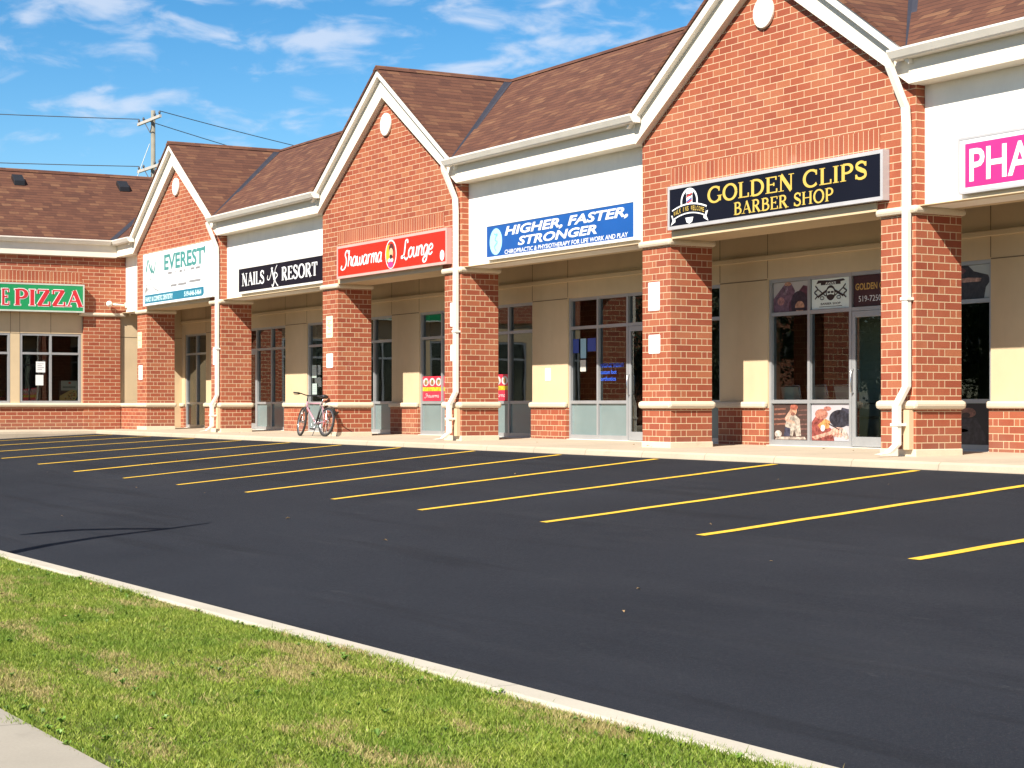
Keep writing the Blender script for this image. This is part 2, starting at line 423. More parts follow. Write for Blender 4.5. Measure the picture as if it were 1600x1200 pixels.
# ------------------------------------------------------------------ flat lettering
class Pl:
    """a plane to draw on: origin, right, up, normal"""
    def __init__(s, o, u, v, n): s.o = Vector(o); s.u = Vector(u); s.v = Vector(v); s.n = Vector(n); s.k = 0
    def at(s, x, y, d=0.0): return s.o + s.u * x + s.v * y + s.n * d
    def poly(s, mb, pts, d0=0.0, th=0.002):
        P = [s.at(x, y, d0) for x, y in pts]; mb.prism(P, s.n * th)
    def rect(s, mb, x0, y0, x1, y1, d0=0.0, th=0.002): s.poly(mb, [(x0, y0), (x1, y0), (x1, y1), (x0, y1)], d0, th)
    def ell(s, mb, cx, cy, rx, ry, d0=0.0, th=0.002, n=28, a0=0, a1=2 * math.pi):
        s.poly(mb, [(cx + rx * math.cos(a0 + (a1 - a0) * k / n), cy + ry * math.sin(a0 + (a1 - a0) * k / n)) for k in range(n)], d0, th)
    def stroke(s, mb, pts, ws, d0=0.0, th=0.003):
        """flat ribbon along pts; ws one width or a list; a hair of extra height per stroke keeps crossing strokes apart"""
        s.k = (s.k + 1) % 9; d = d0 + 0.0003 * s.k
        n = len(pts); ws = ws if isinstance(ws, (list, tuple)) else [ws] * n
        A = []; B = []
        for i in range(n):
            a = pts[max(i - 1, 0)]; b = pts[min(i + 1, n - 1)]
            tx, ty = b[0] - a[0], b[1] - a[1]; l = math.hypot(tx, ty) or 1; nx, ny = -ty / l, tx / l; w = ws[i] / 2
            A.append((pts[i][0] + nx * w, pts[i][1] + ny * w)); B.append((pts[i][0] - nx * w, pts[i][1] - ny * w))
        vs = [s.at(x, y, d + th) for x, y in A] + [s.at(x, y, d + th) for x, y in B]
        fs = [(i, i + n, i + n + 1, i + 1) for i in range(n - 1)]
        mb.add(vs, fs)
def PF(x, z, y): return Pl((x, y, z), (1, 0, 0), (0, 0, 1), (0, -1, 0))       # facing the lot
def PW(y, z, x): return Pl((x, y, z), (0, 1, 0), (0, 0, 1), (1, 0, 0))        # on the wing, facing along the front

def spline(P, k=7):
    out = []
    n = len(P)
    for i in range(n - 1):
        p0, p1, p2, p3 = P[max(i - 1, 0)], P[i], P[i + 1], P[min(i + 2, n - 1)]
        for j in range(k):
            t = j / k; t2 = t * t; t3 = t2 * t
            out.append(tuple(0.5 * ((2 * p1[a]) + (-p0[a] + p2[a]) * t + (2 * p0[a] - 5 * p1[a] + 4 * p2[a] - p3[a]) * t2 + (-p0[a] + 3 * p1[a] - 3 * p2[a] + p3[a]) * t3) for a in (0, 1)))
    out.append(tuple(P[-1])); return out
def arc(cx, cy, rx, ry, a0, a1, n=22):
    return [(cx + rx * math.cos(R(a0 + (a1 - a0) * i / n)), cy + ry * math.sin(R(a0 + (a1 - a0) * i / n))) for i in range(n + 1)]
# serif capitals: 't' thick line, 'n' thin line, 'c' curve thick where it runs upright, 'f' little foot serif at x,y
def stem(x): return [('t', [(x, 0), (x, 1)]), ('f', (x, 0)), ('f', (x, 1))]
SER = {
 'A': (0.78, [('n', [(0.08, 0), (0.39, 1)]), ('t', [(0.37, 1), (0.70, 0)]), ('n', [(0.19, 0.34), (0.58, 0.34)]), ('f', (0.08, 0)), ('f', (0.70, 0))]),
 'B': (0.70, stem(0.15) + [('c', [(0.15, 0.975), (0.32, 0.975)] + arc(0.32, 0.76, 0.22, 0.215, 90, -90) + [(0.15, 0.545)]), ('c', [(0.15, 0.535), (0.34, 0.535)] + arc(0.34, 0.28, 0.28, 0.255, 90, -90) + [(0.15, 0.025)])]),
 'C': (0.80, [('c', arc(0.44, 0.5, 0.37, 0.49, 48, 318)), ('n', [(0.70, 0.98), (0.70, 0.68)])]),
 'D': (0.82, stem(0.15) + [('c', [(0.15, 0.975), (0.32, 0.975)] + arc(0.32, 0.5, 0.40, 0.475, 90, -90) + [(0.15, 0.025)])]),
 'E': (0.66, stem(0.15) + [('n', [(0.15, 0.97), (0.58, 0.97)]), ('n', [(0.15, 0.52), (0.46, 0.52)]), ('n', [(0.15, 0.03), (0.62, 0.03)]), ('n', [(0.58, 1.0), (0.58, 0.78)]), ('n', [(0.46, 0.62), (0.46, 0.42)]), ('n', [(0.62, 0.0), (0.62, 0.24)])]),
 'G': (0.86, [('c', arc(0.44, 0.5, 0.37, 0.49, 48, 330)), ('n', [(0.70, 0.98), (0.70, 0.70)]), ('t', [(0.74, 0.06), (0.74, 0.42)]), ('f', (0.74, 0.42))]),
 'H': (0.86, stem(0.15) + stem(0.70) + [('n', [(0.15, 0.52), (0.70, 0.52)])]),
 'I': (0.32, stem(0.16)),
 'L': (0.62, stem(0.15) + [('n', [(0.15, 0.03), (0.58, 0.03)]), ('n', [(0.58, 0.0), (0.58, 0.27)])]),
 'N': (0.84, [('n', [(0.14, 0), (0.14, 1)]), ('t', [(0.14, 1), (0.69, 0)]), ('n', [(0.69, 0), (0.69, 1)]), ('f', (0.14, 0)), ('f', (0.69, 1)), ('f', (0.12, 1))]),
 'O': (0.86, [('c', arc(0.43, 0.5, 0.36, 0.49, 0, 360, 34))]),
 'P': (0.66, stem(0.15) + [('c', [(0.15, 0.975), (0.32, 0.975)] + arc(0.32, 0.72, 0.26, 0.255, 90, -90) + [(0.15, 0.465)])]),
 'R': (0.76, stem(0.15) + [('c', [(0.15, 0.975), (0.32, 0.975)] + arc(0.32, 0.745, 0.24, 0.23, 90, -90) + [(0.15, 0.515)]), ('t', [(0.34, 0.51), (0.66, 0.0)]), ('f', (0.68, 0))]),
 'S': (0.62, [('s', spline([(0.52, 0.78), (0.46, 0.92), (0.31, 0.98), (0.13, 0.88), (0.12, 0.68), (0.30, 0.53), (0.50, 0.38), (0.52, 0.14), (0.33, 0.02), (0.15, 0.07), (0.08, 0.24)])), ('n', [(0.53, 0.98), (0.53, 0.72)]), ('n', [(0.07, 0.02), (0.07, 0.28)])]),
 'T': (0.72, [('t', [(0.36, 0), (0.36, 1)]), ('f', (0.36, 0)), ('n', [(0.04, 0.97), (0.68, 0.97)]), ('n', [(0.05, 1.0), (0.05, 0.74)]), ('n', [(0.67, 1.0), (0.67, 0.74)])]),
 'Z': (0.70, [('n', [(0.08, 0.97), (0.62, 0.97)]), ('t', [(0.57, 0.97), (0.11, 0.03)]), ('n', [(0.06, 0.03), (0.64, 0.03)]), ('n', [(0.08, 1.0), (0.08, 0.74)]), ('n', [(0.64, 0.0), (0.64, 0.27)])]),
}
def serif_text(pl, mb, txt, x0, y0, w, h, thick=0.15, thin=0.055, d0=0.0, grow=0.0, gap=0.06):
    tot = sum((SER[c][0] + gap) if c != ' ' else 0.42 for c in txt) - gap
    k = w / tot; x = x0
    for c in txt:
        if c == ' ': x += 0.42 * k; continue
        for kind, P in SER[c][1]:
            if kind == 'f':
                px, py = P; yy = y0 + py * h + (0.022 * h if py < 0.1 else -0.022 * h)
                hw = 0.15 * k + grow / 2
                pl.stroke(mb, [(x + px * k - hw, yy), (x + px * k + hw, yy)], 0.045 * h + grow, d0); continue
            pts = [(x + px * k, y0 + py * h) for px, py in P]
            if kind == 't': ws = thick * k + grow
            elif kind == 'n':
                vert = abs(P[0][0] - P[1][0]) < 0.02
                ws = (thin * k * 1.1 if vert else thin * h) + grow
            else:
                ws = []
                for i in range(len(pts)):
                    a = pts[max(i - 1, 0)]; b = pts[min(i + 1, len(pts) - 1)]
                    t = abs(b[1] - a[1]) / (math.hypot(b[0] - a[0], b[1] - a[1]) or 1)
                    if kind == 's': t = max(0.25, 1 - abs(i / (len(pts) - 1) - 0.5) * 2.2)
                    ws.append((thin + (thick - thin) * t ** 1.4) * k + grow)
            pl.stroke(mb, pts, ws, d0)
        x += (SER[c][0] + gap) * k
SCR = {
 'S': (0.60, [[(0.60, 0.80), (0.52, 0.98), (0.36, 0.96), (0.28, 0.74), (0.40, 0.52), (0.45, 0.25), (0.34, -0.05), (0.10, -0.16), (-0.06, -0.04), (0.02, 0.10)]]),
 'h': (0.46, [[(0.08, 1.0), (0.07, 0.5), (0.06, 0.0)], [(0.07, 0.32), (0.20, 0.55), (0.34, 0.50), (0.34, 0.14), (0.44, 0.02)]]),
 'a': (0.47, [[(0.36, 0.50), (0.20, 0.57), (0.05, 0.36), (0.08, 0.06), (0.22, 0.02), (0.35, 0.24)], [(0.37, 0.57), (0.35, 0.2), (0.38, 0.03), (0.48, 0.06)]]),
 'w': (0.60, [[(0.02, 0.57), (0.05, 0.12), (0.15, 0.0), (0.27, 0.16), (0.29, 0.5)], [(0.29, 0.5), (0.30, 0.12), (0.41, 0.0), (0.52, 0.2), (0.53, 0.56)]]),
 'r': (0.34, [[(0.07, 0.57), (0.06, 0.0)], [(0.06, 0.28), (0.16, 0.52), (0.32, 0.55)]]),
 'm': (0.62, [[(0.06, 0.57), (0.05, 0.0)], [(0.06, 0.33), (0.17, 0.55), (0.28, 0.50), (0.28, 0.0)], [(0.28, 0.33), (0.40, 0.55), (0.51, 0.50), (0.51, 0.10), (0.60, 0.02)]]),
 'L': (0.60, [[(0.50, 0.82), (0.45, 1.0), (0.30, 0.96), (0.27, 0.6), (0.24, 0.25), (0.10, 0.02), (0.0, 0.06), (0.10, 0.14), (0.30, 0.02), (0.46, -0.10), (0.58, 0.02)]]),
 'o': (0.43, [[(0.22, 0.56), (0.05, 0.38), (0.06, 0.10), (0.20, 0.0), (0.36, 0.16), (0.37, 0.44), (0.22, 0.56)]]),
 'u': (0.46, [[(0.05, 0.57), (0.05, 0.14), (0.16, 0.0), (0.31, 0.18), (0.34, 0.57)], [(0.34, 0.57), (0.34, 0.10), (0.45, 0.03)]]),
 'n': (0.46, [[(0.06, 0.57), (0.05, 0.0)], [(0.06, 0.33), (0.18, 0.55), (0.33, 0.50), (0.33, 0.10), (0.44, 0.02)]]),
 'g': (0.45, [[(0.35, 0.50), (0.20, 0.57), (0.05, 0.36), (0.08, 0.06), (0.22, 0.02), (0.35, 0.24)], [(0.37, 0.57), (0.36, 0.0), (0.32, -0.28), (0.16, -0.38), (0.04, -0.26), (0.14, -0.10), (0.34, -0.02)]]),
 'e': (0.40, [[(0.07, 0.26), (0.28, 0.30), (0.36, 0.44), (0.22, 0.57), (0.06, 0.38), (0.07, 0.08), (0.20, 0.0), (0.38, 0.12)]]),
}
def script_text(pl, mb, txt, x0, y0, w, h, wt=0.11, slant=0.22, d0=0.0):
    tot = sum(SCR[c][0] for c in txt); k = w / tot; x = x0
    for c in txt:
        for P in SCR[c][1]:
            pts = spline([(x + px * k + slant * py * h * 0.8, y0 + py * h) for px, py in P], 6)
            ws = []
            for i in range(len(pts)):
                a = pts[max(i - 1, 0)]; b = pts[min(i + 1, len(pts) - 1)]
                t = abs(b[1] - a[1]) / (math.hypot(b[0] - a[0], b[1] - a[1]) or 1)
                ws.append((0.5 + 0.5 * t) * wt * h * (0.55 if i in (0, len(pts) - 1) else 1))
            pl.stroke(mb, pts, ws, d0)
        x += SCR[c][0] * k
def sans_text(pl, mb, txt, x0, y0, w, h, shear=0.0, bold=0.0, d0=0.0, th=0.003):
    cu = bpy.data.curves.new('t', 'FONT'); cu.body = txt; cu.size = 1; cu.shear = shear; cu.offset = bold; cu.resolution_u = 3
    cu.fill_mode = 'FRONT'
    ob = bpy.data.objects.new('t', cu); C.objects.link(ob)
    dg = bpy.context.evaluated_depsgraph_get()
    me = bpy.data.meshes.new_from_object(ob.evaluated_get(dg))
    vs = [v.co.copy() for v in me.vertices]; fs = [tuple(p.vertices) for p in me.polygons]
    bpy.data.objects.remove(ob); bpy.data.curves.remove(cu); bpy.data.meshes.remove(me)
    ax = min(v.x for v in vs); bx = max(v.x for v in vs); ay = min(v.y for v in vs); by = max(v.y for v in vs)
    mb.add([pl.at(x0 + (v.x - ax) / (bx - ax) * w, y0 + (v.y - ay) / (by - ay) * h, d0 + th) for v in vs], fs)

# ------------------------------------------------------------------ ground, lot, walks, lawn
def lot_k(x):
    if x > -31: return 0.088
    if x > -36: return 0.088 - (-31 - x) / 5 * 0.022
    return max(0.045, 0.066 - (-36 - x) / 9 * 0.021)
def lot_z(x, y): return -0.10 - lot_k(x) * (15.2 - y)
CURB_Y = 15.2; KERB_Y = 5.25; WALK_Y = 2.64
def sheet(xs, ys, fz):
    mb = MB(); vs = [(x, y, fz(x, y)) for y in ys for x in xs]; n = len(xs)
    mb.add(vs, [(j * n + i, j * n + i + 1, (j + 1) * n + i + 1, (j + 1) * n + i) for j in range(len(ys) - 1) for i in range(n - 1)]); return mb
g = sheet([-900, -300, -100, 40, 300, 900], [-900, -200, -14, 30, 300, 900], lambda x, y: -1.75)
struct(g.build('ground', MT['earth']))
xs = [-62, -58, -54, -51] + [-50 + i * 1.0 for i in range(20)] + [-29, -20, -10, 0, 12, 30]
ys = [KERB_Y - 0.02 + (CURB_Y - KERB_Y + 0.06) * i / 10 for i in range(11)]
lot = struct(sheet(xs, ys, lot_z).build('parking_lot', MT['asphalt']))
STR = [-46.9, -43.87, -40.85, -37.95, -35.27, -32.78, -30.2, -27.41, -24.65, -22.01, -19.29, -16.6, -14.1, -11.08, -8.6, -5.9]
for i, x in enumerate(STR):
    mb = MB(); y0 = (10.10 if x > -15 else 9.96 if x > -23 else 9.88) + 0.05 * math.sin(i * 2.3); y1 = 15.1; n = 12; w = 0.072
    vs = []; dx = 0.05 * math.sin(i * 1.7)
    for j in range(n + 1):
        y = y0 + (y1 - y0) * j / n; xx = x + dx * (1 - j / n) + 0.012 * math.sin(j * 1.9 + i)
        vs += [(xx - w, y, lot_z(xx - w, y) + 0.005), (xx + w, y, lot_z(xx + w, y) + 0.005)]
    mb.add(vs, [(2 * j, 2 * j + 1, 2 * j + 3, 2 * j + 2) for j in range(n)])
    mb.build('painted_line', MT['paint'], lot)
# walkway under the pillars: nosed slab rising slightly to the shop fronts, and the one along the wing
def walk_profile():
    return [(CURB_Y + 0.02, -0.6), (CURB_Y, -0.09), (CURB_Y + 0.015, -0.03), (CURB_Y + 0.05, -0.004), (CURB_Y + 0.15, 0.0), (16.2, 0.012), (18.3, 0.045)]
mb = MB(); P = walk_profile(); X = [-49.62, -40, -30, -20, -11.5]
mb.add([(x, y, z) for y, z in P for x in X], [(j * 5 + i, j * 5 + i + 1, (j + 1) * 5 + i + 1, (j + 1) * 5 + i) for j in range(len(P) - 1) for i in range(4)])
mb.add([(-11.5, P[0][0], -0.6)] + [(-11.5, y, z) for y, z in P] + [(-11.5, 18.3, -0.6)], [(0, 1, 2, 3, 4, 5, 6, 7, 8)])
struct(mb.build('walkway', MT['concrete'], bevel=0))
WX = -49.6
mb = MB(); P = [(-48.6 - 0.02, -1.4), (-48.6, -0.35), (-48.6, -0.09), (-48.615, -0.03), (-48.65, -0.004), (-48.75, 0.003), (WX, 0.012)]
Yw = [2.5, 6, 10, 14, CURB_Y + 0.03]
mb.add([(x, y, z) for x, z in P for y in Yw], [(j * 5 + i, (j + 1) * 5 + i, (j + 1) * 5 + i + 1, j * 5 + i + 1)[::-1] for j in range(len(P) - 1) for i in range(4)])
struct(mb.build('side_walkway', MT['concrete']))
# kerb, lawn, street sidewalk, road
mb = MB(); mb.box(-60, 30, KERB_Y - 0.2, KERB_Y, -1.3, -0.90)
struct(mb.build('kerb', MT['kerb'], bevel=0.02))
def lawn_z(x, y):
    t = (y - WALK_Y) / (KERB_Y - 0.2 - WALK_Y)
    return -0.985 + 0.075 * t + 0.012 * math.sin(x * 1.3) * math.sin(y * 2.1)
struct(sheet([-60 + i * 1.5 for i in range(61)], [WALK_Y - 0.01 + (KERB_Y - 0.17 - WALK_Y + 0.01) * i / 6 for i in range(7)], lambda x, y: lawn_z(x, y) - 0.015).build('lawn', MT['lawn']))
struct(sheet([-60, -30, 0, 30], [0.9, 1.7, WALK_Y], lambda x, y: -0.985).build('sidewalk', MT['sidewalk']))
struct(sheet([-200, -60, 30, 200], [-9, -4, 0.9], lambda x, y: -1.12).build('road', MT['asphalt']))

def grass():
    N = 620000
    # density follows what the camera can see: closer rows get more blades
    y = WALK_Y + 0.0 + (KERB_Y - 0.2 - WALK_Y + 0.03) * rng.random(N)
    x = -3.5 - 24.0 * rng.random(N) ** 1.25
    edge = np.minimum(y - WALK_Y, KERB_Y - 0.2 - y)
    x += 0.0
    wob = 0.06 * np.sin(x * 3.1) + 0.05 * np.sin(x * 7.7 + 1) + 0.04 * np.sin(x * 17.3)
    y = np.where(y - WALK_Y < 0.12, y - np.abs(wob) * rng.random(N) ** 2 * 1.2, y)
    y = np.where(KERB_Y - 0.2 - y < 0.10, y + np.abs(wob) * 0.5 * rng.random(N), y)
    t = (y - WALK_Y) / (KERB_Y - 0.2 - WALK_Y)
    z = -0.985 + 0.075 * t + 0.012 * np.sin(x * 1.3) * np.sin(y * 2.1) - 0.016
    cl = 0.5 + 0.5 * np.sin(x * 2.3 + 1.7 * np.sin(y * 3.1)) * np.sin(y * 4.3 + 1.3 * np.sin(x * 1.9))
    h = (0.014 + 0.022 * rng.random(N)) * (0.7 + 0.6 * cl)
    big = rng.random(N) < 0.012; h = np.where(big, h * 2.0, h)
    w = 0.0022 + 0.0028 * rng.random(N); w = np.where(rng.random(N) < 0.03, w * 3.0, w)
    a = rng.random(N) * 2 * np.pi; b = rng.random(N) * 2 * np.pi; ln = h * (0.3 + 0.9 * rng.random(N))
    v = np.empty((N, 3, 3))
    v[:, 0] = np.stack([x - w * np.cos(a), y - w * np.sin(a), z], 1)
    v[:, 1] = np.stack([x + w * np.cos(a), y + w * np.sin(a), z], 1)
    v[:, 2] = np.stack([x + ln * np.cos(b), y + ln * np.sin(b), z + h], 1)
    me = bpy.data.meshes.new('grass')
    me.vertices.add(N * 3); me.vertices.foreach_set('co', v.reshape(-1).astype(np.float32))
    me.loops.add(N * 3); me.loops.foreach_set('vertex_index', np.arange(N * 3, dtype=np.int32))
    me.polygons.add(N); me.polygons.foreach_set('loop_start', np.arange(0, N * 3, 3, dtype=np.int32))
    me.update(calc_edges=True)
    at = me.color_attributes.new('tint', 'FLOAT_COLOR', 'POINT')
    c = np.zeros((N, 3, 4), np.float32); c[:, :, 0] = rng.random(N)[:, None]; c[:, :, 1] = rng.random(N)[:, None]; c[:, :, 3] = 1
    at.data.foreach_set('color', c.reshape(-1))
    me.materials.append(MT['grass'])
    ob = bpy.data.objects.new('grass', me); C.objects.link(ob); struct(ob, 'stuff')
    ob['label'] = 'patchy green and straw coloured mown grass between kerb and sidewalk'
grass()
def weeds():
    mb = MB(); rs = random.Random(9)
    for k in range(230):
        x = -4.5 - 18 * rs.random() ** 1.3; y = rs.uniform(WALK_Y + 0.02, KERB_Y - 0.25)
        if k < 90: y = WALK_Y + abs(rs.gauss(0, 0.10))
        elif k < 140: y = KERB_Y - 0.22 - abs(rs.gauss(0, 0.12))
        z = lawn_z(x, y); n = rs.randint(5, 9); sz = rs.uniform(0.014, 0.036)
        for j in range(n):
            a = rs.uniform(0, 6.28); l = sz * rs.uniform(0.7, 1.3); w = l * 0.3; h = rs.uniform(0.2, 0.8) * sz + 0.012
            d = (math.cos(a), math.sin(a)); p = (-d[1], d[0])
            mb.add([(x, y, z), (x + d[0] * l * .55 + p[0] * w, y + d[1] * l * .55 + p[1] * w, z + h), (x + d[0] * l, y + d[1] * l, z + h * .8), (x + d[0] * l * .55 - p[0] * w, y + d[1] * l * .55 - p[1] * w, z + h)], [(0, 1, 2, 3)])
    o = mb.build('weeds', plain('weed_leaf', (0.10, 0.18, 0.018), 0.55, var=0.45, nscale=9)); struct(o, 'stuff')
    o['label'] = 'low broad leaved weeds along the sidewalk and kerb edges of the lawn'
weeds()
def litter():
    mb = MB(); rs = random.Random(5)
    for i in range(64):
        if i < 29: x = rs.uniform(-46, -8); y = rs.uniform(7, 15.0); z = lot_z(x, y) + 0.006
        elif i < 44: x = rs.uniform(-45, -14); y = rs.uniform(15.4, 17.5); z = 0.04
        else: x = rs.uniform(-20, -5); y = rs.uniform(2.8, 4.9); z = lawn_z(x, y) + 0.03
        r = rs.uniform(0.012, 0.032); a = rs.uniform(0, 6.28); up = rs.uniform(0.004, 0.02)
        mb.add([(x + r * math.cos(a), y + r * math.sin(a), z), (x + 0.5 * r * math.cos(a + 1.5), y + 0.5 * r * math.sin(a + 1.5), z + up), (x - r * math.cos(a), y - r * math.sin(a), z + up * 0.5), (x + 0.5 * r * math.cos(a - 1.5), y + 0.5 * r * math.sin(a - 1.5), z + up)], [(0, 1, 2, 3)])
    o = mb.build('fallen_leaves', plain('dry_leaf', (0.34, 0.22, 0.10), 0.8, var=0.4, nscale=0.7)); struct(o, 'stuff')
    o['label'] = 'dry leaf scraps scattered over the asphalt, walkway and lawn'
litter()

# ------------------------------------------------------------------ the building
YF, YS, YW = 16.2, 16.35, 18.0
GC = [-45.09, -33.0, -20.91]; HW = 3.09
ZE, ZR, YR_ = 5.16, 7.34, 19.05
XEND = -11.9
B = thing('strip_mall', (-30, 18, 0), 'L-shaped brick and cream strip mall with brown shingle roof and three brick gables', 'building')

def pillar(x0, x1, y1=16.98):
    mb = MB(); mb.box(x0, x1, YF, y1, 0.10, 3.2)
    p = mb.build('pillar', MT['brick_pillar'], B, bevel=0.006)
    mb = MB(); mb.box(x0 - 0.055, x1 + 0.055, YF - 0.06, y1 + 0.05, 0.61, 0.725); mb.build('stone_band', MT['stone'], p, bevel=0.045)
    mb = MB(); mb.box(x0 - 0.055, x1 + 0.055, YF - 0.06, y1 + 0.05, 3.10, 3.203); mb.build('stone_cap', MT['stone'], p, bevel=0.04)
    mb = MB(); mb.box(x0 - 0.01, x1 + 0.012, YF - 0.012, y1 + 0.012, -0.3, 0.105); mb.build('plinth', MT['stone'], p, bevel=0.01)
for c in GC:
    pillar(c - HW, c - HW + 0.76); pillar(c + HW - 0.66, c + HW)

def gable(c, sign_z):
    mb = MB()
    pts = [(-HW, 3.205), (HW, 3.205), (HW, 4.95), (0, 7.0), (-HW, 4.95)]
    mb.prism([(c + x, YF, z) for x, z in pts], (0, 0.6, 0))
    gw = mb.build('brick_gable', MT['brick'], B)
    # rake board and its crown strip
    for nm, (zo, zi), y0, y1 in (('rake_board', (-0.10, -0.60), 16.08, 16.198), ('rake_crown', (-0.064, -0.20), 15.98, 16.079)):
        for s in (-1, 1):
            mb = MB()
            xo = 3.2 if nm == 'rake_crown' else HW + 0.02
            sl = (ZR - ZE) / 3.2
            top = [(0, ZR + zo), (s * xo, ZR + zo - sl * xo)]
            if nm == 'rake_board':
                zb = 4.72; bot = [(s * xo, zb), (0, ZR + zi)]
            else: bot = [(s * xo, ZR + zi - sl * xo), (0, ZR + zi)]
            mb.prism([(c + x, y0, z) for x, z in top + bot], (0, y1 - y0, 0))
            mb.build(nm, MT['trim'] if nm == 'rake_board' else MT['white'], gw)
    mb = MB(); mb.disc((c, YF - 0.002, 6.21), 0.225, 40, (1, 0, 0), (0, 0, 1), 0.05, (0, -1, 0)); mb.build('medallion', MT['white'], gw, bevel=0.015)
    mb = MB(); mb.box(c - 2.33, c + 2.42, YF - 0.004, YF + 0.05, 3.95, 4.26)
    if sign_z: mb.build('soldier_course', MT['brick_soldier'], gw)
for i, c in enumerate(GC):
    gable(c, i > 0)
    MB().box(c - HW + 0.82, c + HW - 0.72, YF - 0.02, YF + 0.05, 3.186, 3.30).build('lintel', MT['tan'], B)
# underside and inner face of the beam behind gables and stucco panels, porch ceiling
mb = MB(); mb.box(WX, XEND, 16.802, 16.98, 3.21, 4.2); mb.build('beam', MT['porch'], B)
mb = MB(); mb.box(WX, XEND, YF + 0.03, 16.97, 3.19, 3.204)
mb.build('soffit', MT['tan'], B)
mb = MB(); mb.box(WX, XEND, 16.98, 18.0, 3.62, 3.68); mb.build('porch_ceiling', MT['porch'], B)
bays = [(WX, GC[0] - HW), (GC[0] + HW, GC[1] - HW), (GC[1] + HW, GC[2] - HW), (GC[2] + HW, XEND)]
for a, b in bays:
    mb = MB(); mb.box(a, b, YS, 16.80, 3.187, 4.95); mb.build('stucco_panel', MT['stucco'], B, bevel=0.008)
    mb = MB(); mb.box(a + 0.02, b - 0.02, 16.06, YS - 0.002, 4.725, 5.05); mb.build('frieze_board', MT['trim'], B, bevel=0.006)
    mb = MB()
    prof = [(16.055, 5.03), (15.92, 5.03), (15.90, 5.05), (15.875, 5.09), (15.85, 5.13), (15.85, 5.155), (15.875, 5.16), (16.055, 5.16)]
    mb.prism([(a + (0.12 if a == WX else -0.16), y, z) for y, z in prof], (b - a + (0.05 if a == WX else 0.32), 0, 0))
    mb.build('gutter', MT['white'], B)

def downspout(x):
    mb = MB(); w, d = 0.105, 0.08
    y = YF - 0.065
    path = [(x - 0.10, 15.93, 5.05), (x - 0.10, 15.95, 4.95), (x - 0.02, y - 0.0, 4.45), (x + 0.0, y, 4.2), (x, y, 0.98), (x, y, 0.90), (x - 0.06, y - 0.11, 0.66), (x - 0.06, y - 0.11, 0.55), (x - 0.06, y - 0.11, 0.16), (x - 0.09, y - 0.22, 0.06), (x - 0.12, y - 0.36, 0.04)]
    mb.rect_tube(path, w, d)
    o = mb.build('downspout', MT['white'], B, bevel=0.012)
    boxes('strap', MT['white'], o, [(x - 0.068, x + 0.068, y - 0.05, YF - 0.001, z, z + 0.035) for z in (2.0,)] + [(x - 0.128, x + 0.008, y - 0.16, YF - 0.001, 0.40, 0.435)])
    mb = MB(); mb.box(x - 0.055, x + 0.06, YF - 0.075, YF - 0.001, 0.10, 0.605); mb.build('backing_board', MT['tan'], o)
for c in GC: downspout(c + HW - 0.10)

# roofs
def roof_mesh(mb, polys, th=0.06):
    for p in polys: mb.prism(p, (0, 0, -th))
EX = 3.2
mb = MB(); YE = 15.93; polys = []
wx_e, wx_r = -49.33, -52.5
edges = [wx_e]
for c in GC: edges += [c - EX, c + EX]
edges.append(XEND + 0.3)
cs = [wx_r] + GC + [None]
zr = ZR
for i in range(4):
    a, b = edges[2 * i], edges[2 * i + 1]
    la = cs[i]; lb = cs[i + 1] if cs[i + 1] is not None else XEND + 0.3
    polys.append([(a, YE, ZE), (b, YE, ZE), (lb, YR_, zr), (la, YR_, zr)])
for c in GC:
    for s in (-1, 1):
        polys.append([(c, 15.955, ZR), (c + s * EX, 15.955, ZE), (c + s * EX, YE + 0.03, ZE), (c, YR_, ZR)])
polys.append([(wx_r, YR_, zr), (XEND + 0.3, YR_, zr), (XEND + 0.3, 22.2, 5.1), (wx_r, 22.2, 5.1)])
roof_mesh(mb, polys)
roof = mb.build('roof', MT['shingle'], B)
# ridge caps
mb = MB()
for c in GC: mb.prism([(c - 0.14, 15.95, ZR - 0.075), (c, 15.95, ZR + 0.022), (c + 0.14, 15.95, ZR - 0.075)], (0, YR_ - 15.95, 0))
mb.prism([(wx_r, YR_ - 0.14, ZR - 0.075), (wx_r, YR_, ZR + 0.024), (wx_r, YR_ + 0.14, ZR - 0.075)], (XEND + 0.3 - wx_r, 0, 0))
mb.build('ridge_cap', MT['shingle'], roof)
# valley flashing
for c in GC:
    for s in (-1, 1):
        if c == GC[0] and s == -1: pass
        mb = MB(); e = 0.11; h = 0.014
        a = Vector((c + s * EX, YE + 0.03, ZE)); b = Vector((c, YR_, ZR))
        top = Vector((0, 0, h))
        f = [(0, 1, 2, 3), (1, 0, 5, 4)]
        mb.add([a + top, b + top, b + top + Vector((s * e, 0, 0)), a + top + Vector((s * e, 0, 0)), b + top + Vector((0, -e * 1.2, 0)), a + top + Vector((0, -e * 0.3, 0))], f if s > 0 else [q[::-1] for q in f])
        mb.build('valley_flashing', MT['flash'], roof)
# end wall, back and body of the building
mb = MB(); mb.prism([(XEND, 16.36, -1.0), (XEND, 26, -1.0), (XEND, 26, 5.0), (XEND, 22.0, 5.0), (XEND, YR_, 7.2), (XEND, 16.36, 5.3)], (0.2, 0, 0)); mb.build('end_wall', MT['brick'], B)
mb = MB(); mb.box(-57.5, XEND, 26, 26.2, -1.5, 4.9); mb.build('rear_wall', MT['brick'], B)
MB().box(-57.5, XEND + 0.2, 18.26, 26.2, 4.9, 5.0).build('flat_roof', MT['dark'], B); MB().box(-57.5, -57.3, 3.0, 26, -1.5, 4.9).build('side_wall', MT['brick'], B)
